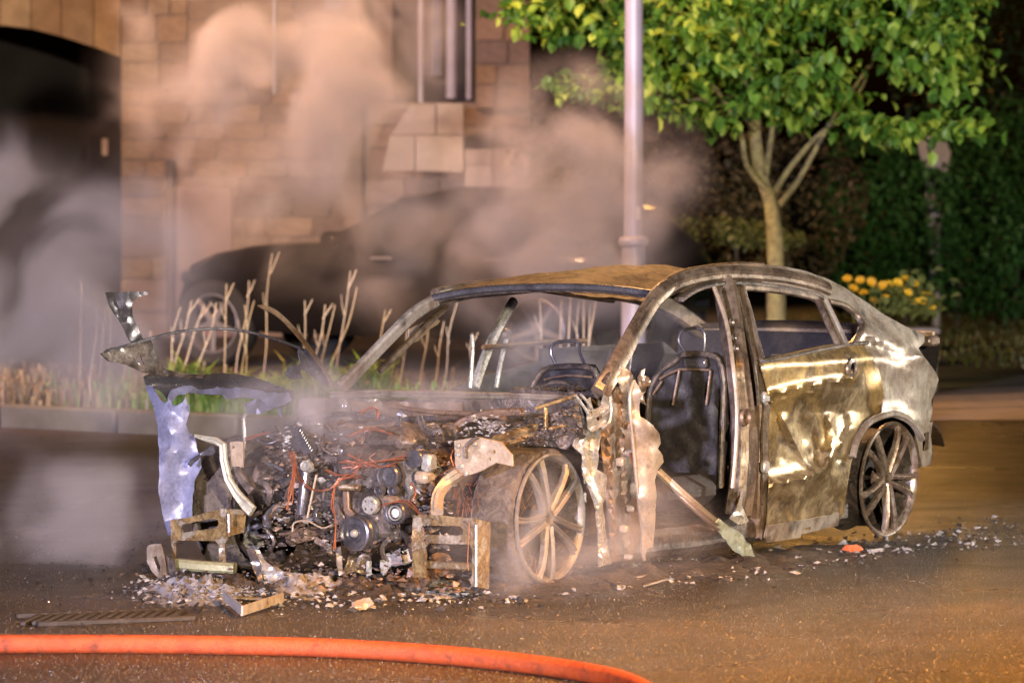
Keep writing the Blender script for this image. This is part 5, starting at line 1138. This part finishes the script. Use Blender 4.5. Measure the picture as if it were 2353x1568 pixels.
scrap('melted_lump', 'crumpled bright metal lump above the melted casting', [(540, 1180), (566, 1178), (596, 1192), (590, 1208), (572, 1216), (600, 1236), (584, 1250), (560, 1236), (552, 1212)], 18.9, ALU, .03, 2, 8, .03)
scrap('bent_lever', 'thin upright scorched lever under the crank pulley', [(744, 1228), (752, 1218), (780, 1216), (782, 1240), (788, 1310), (796, 1320), (778, 1322), (770, 1260), (746, 1262)], gy(780, 1340), TAN, .01, .8)
scrap('triangle_bracket', 'brown triangular bracket lying under the engine', [(790, 1326), (800, 1276), (848, 1282), (852, 1300), (830, 1318), (804, 1332)], gy(820, 1342), OCHRE, .01, .6)
scrap('upright_peg', 'pale crusted peg standing under the engine', [(842, 1288), (852, 1284), (854, 1320), (852, 1340), (842, 1338)], gy(848, 1346), ASH, .02, .8)
scrap('crusted_strut', 'pale crusted strut beside the near bracket', [(872, 1300), (876, 1276), (920, 1258), (956, 1256), (960, 1280), (940, 1290), (900, 1296), (880, 1320)], gy(920, 1344), ASH, .012, 1.2)
scrap('frayed_bundle', 'frayed bundle of burnt cable ends at the near bracket', [(925, 1340), (960, 1310), (1010, 1280), (1030, 1272), (1038, 1282), (1004, 1320), (980, 1344), (940, 1352)], gy(980, 1362), BRN, .03, 3, 7, .04)
scrap('curled_scrap', 'curled pink metal scrap below the door opening', [(1558, 1262), (1566, 1238), (1590, 1230), (1600, 1250), (1588, 1268), (1570, 1276)], gy(1580, 1290), ROSE, .006, 1, 7, .04)
scrap('orange_scrap', 'small orange scrap lying near the rear wheel', [(1932, 1262), (1940, 1252), (1972, 1250), (1984, 1262), (1960, 1270)], gy(1955, 1270), plain('orange_plastic', (.65, .16, .06), .5), .02, 1, 7, .02)
scrap('flat_scrap', 'pale flat scrap beside the orange one', [(1990, 1262), (2030, 1258), (2026, 1266), (1996, 1270)], gy(2010, 1272), ASH, .01, 1, 7, .02)
scrap('shell_scrap', 'brown shell shaped scrap in front of the near bracket', [(800, 1398), (820, 1376), (850, 1372), (860, 1386), (840, 1400)], gy(830, 1404), TAN, .006, 1.5, 7, .03)
scrap('pale_scrap', 'upright pale scrap among the rubble under the near bracket', [(1078, 1330), (1086, 1318), (1104, 1336), (1098, 1350), (1084, 1350)], gy(1090, 1356), TAN, .008, 1.2, 6, .02)
for (x0, y0, x1, y1, lb) in ((1366, 1320, 1420, 1346, 'first thin pale rod on the road behind the near front wheel'), (1440, 1330, 1500, 1318, 'second thin pale rod crossing below the torn strip'), (1565, 1318, 1680, 1332, 'long thin pink rod on the road below the door opening'), (1480, 1345, 1530, 1330, 'short rod beside the long pink rod')):
    p, q = gnd(x0, y0, .012), gnd(x1, y1, .02); o = MB().tube([Vector(), q - p], .006, 6).build('metal_rod', ROSE); o.location = p; tag(o, lb, 'rod', 'rods on the road')

# ================================================================ SMOKE
def smoke(name, c, r, dens, label, scale=1.6, thr=.38, col=(.86, .80, .80), seed=0.0, aniso=0.0):
    o = MB(); n, m = 24, 12; vs = []
    for i in range(m + 1):
        a = math.pi * i / m
        for k in range(n): b = 2 * math.pi * k / n; vs.append(Vector((math.sin(a) * math.cos(b), math.sin(a) * math.sin(b), math.cos(a))))
    o.add(vs, [(i * n + k, (i + 1) * n + k, (i + 1) * n + (k + 1) % n, i * n + (k + 1) % n) for i in range(m) for k in range(n)])
    ob = o.build(name, None, None); ob.location = c; ob.scale = r
    mt = bpy.data.materials.new(name); mt.use_nodes = True; nt = mt.node_tree; nn = nt.nodes; ll = nt.links; nn.remove(nn['Principled BSDF'])
    pv = nn.new('ShaderNodeVolumePrincipled'); pv.inputs['Color'].default_value = (*col, 1); pv.inputs['Anisotropy'].default_value = aniso
    ll.new(pv.outputs[0], nn['Material Output'].inputs['Volume'])
    tc = nn.new('ShaderNodeTexCoord'); ln = nn.new('ShaderNodeVectorMath'); ln.operation = 'LENGTH'; ll.new(tc.outputs['Object'], ln.inputs[0])
    fall = nn.new('ShaderNodeMapRange'); fall.interpolation_type = 'SMOOTHSTEP'; ll.new(ln.outputs['Value'], fall.inputs[0]); fall.inputs[1].default_value = 1.0; fall.inputs[2].default_value = .25; fall.inputs[3].default_value = 0; fall.inputs[4].default_value = 1
    geo = nn.new('ShaderNodeNewGeometry'); ofs = nn.new('ShaderNodeVectorMath'); ofs.operation = 'ADD'; ll.new(geo.outputs['Position'], ofs.inputs[0]); ofs.inputs[1].default_value = (seed, seed * 2.3, -seed)
    ns = nn.new('ShaderNodeTexNoise'); ns.inputs['Scale'].default_value = scale; ns.inputs['Detail'].default_value = 5; ns.inputs['Roughness'].default_value = .385; ns.inputs['Distortion'].default_value = .7; ll.new(ofs.outputs[0], ns.inputs['Vector'])
    th = nn.new('ShaderNodeMapRange'); th.interpolation_type = 'SMOOTHSTEP'; ll.new(ns.outputs['Fac'], th.inputs[0]); th.inputs[1].default_value = thr; th.inputs[2].default_value = thr + .26; th.inputs[3].default_value = .03; th.inputs[4].default_value = 1
    mu = nn.new('ShaderNodeMath'); mu.operation = 'MULTIPLY'; ll.new(fall.outputs[0], mu.inputs[0]); ll.new(th.outputs[0], mu.inputs[1])
    m2 = nn.new('ShaderNodeMath'); m2.operation = 'MULTIPLY'; ll.new(mu.outputs[0], m2.inputs[0]); m2.inputs[1].default_value = dens; ll.new(m2.outputs[0], pv.inputs['Density'])
    ob.data.materials.append(mt); tag(ob, label, 'smoke', kind='stuff'); return ob
def sm(name, px, py, Y, rx, ry, rz, dens, label, **k): c = at(px, py, Y); return smoke(name, (c.x, Y, c.z), (rx, ry, rz), dens, label, **k)
LAMP_PINK = (.97, .87, .88)  # pink mix of the lamps' light, put into the smoke's own colour
sm('smoke', 60, 680, 23.5, 1.25, .8, 1.05, 5.5, 'lilac lit smoke drifting at the left of the wreck', seed=1.0, thr=.445, scale=1.7, col=LAMP_PINK)
sm('smoke', 150, 1190, 19.3, .95, .6, .34, 2.8, 'low pale steam rolling over the road at the left', seed=2.0, thr=.45, scale=2.4, col=LAMP_PINK)
sm('smoke', 650, 220, 30.0, 1.45, 1.0, 1.5, 6.5, 'pale smoke plume rising over the bonnet towards the building', seed=4.2, thr=.46, scale=1.8, col=LAMP_PINK)
sm('smoke', 1060, 560, 30.5, 1.35, .8, .85, 6.0, 'smoke bank in front of the parked car', seed=5.0, thr=.47, scale=1.9, col=LAMP_PINK)
sm('smoke', 1320, 440, 29.0, 1.0, .8, 1.0, 6.5, 'orange lit smoke beside the lamp post', seed=7.0, thr=.455, scale=1.9, col=LAMP_PINK)
sm('smoke', 860, 1000, 18.5, 1.0, .5, .40, 3.8, 'thin smoke hanging over the engine bay', seed=9.0, scale=3.0, thr=.45, col=LAMP_PINK)
sm('smoke', 1300, 1220, 17.7, .75, .45, .38, 2.4, 'thin steam round the near front wheel and the door opening', seed=13.0, scale=3.0, thr=.45)
sm('smoke', 1400, 790, 20.6, .9, .6, .34, 2.2, 'thin smoke inside the cabin of the wreck', seed=17.0, scale=2.6, thr=.45, col=LAMP_PINK)
cy.volume_step_rate = .6; cy.volume_max_steps = 96
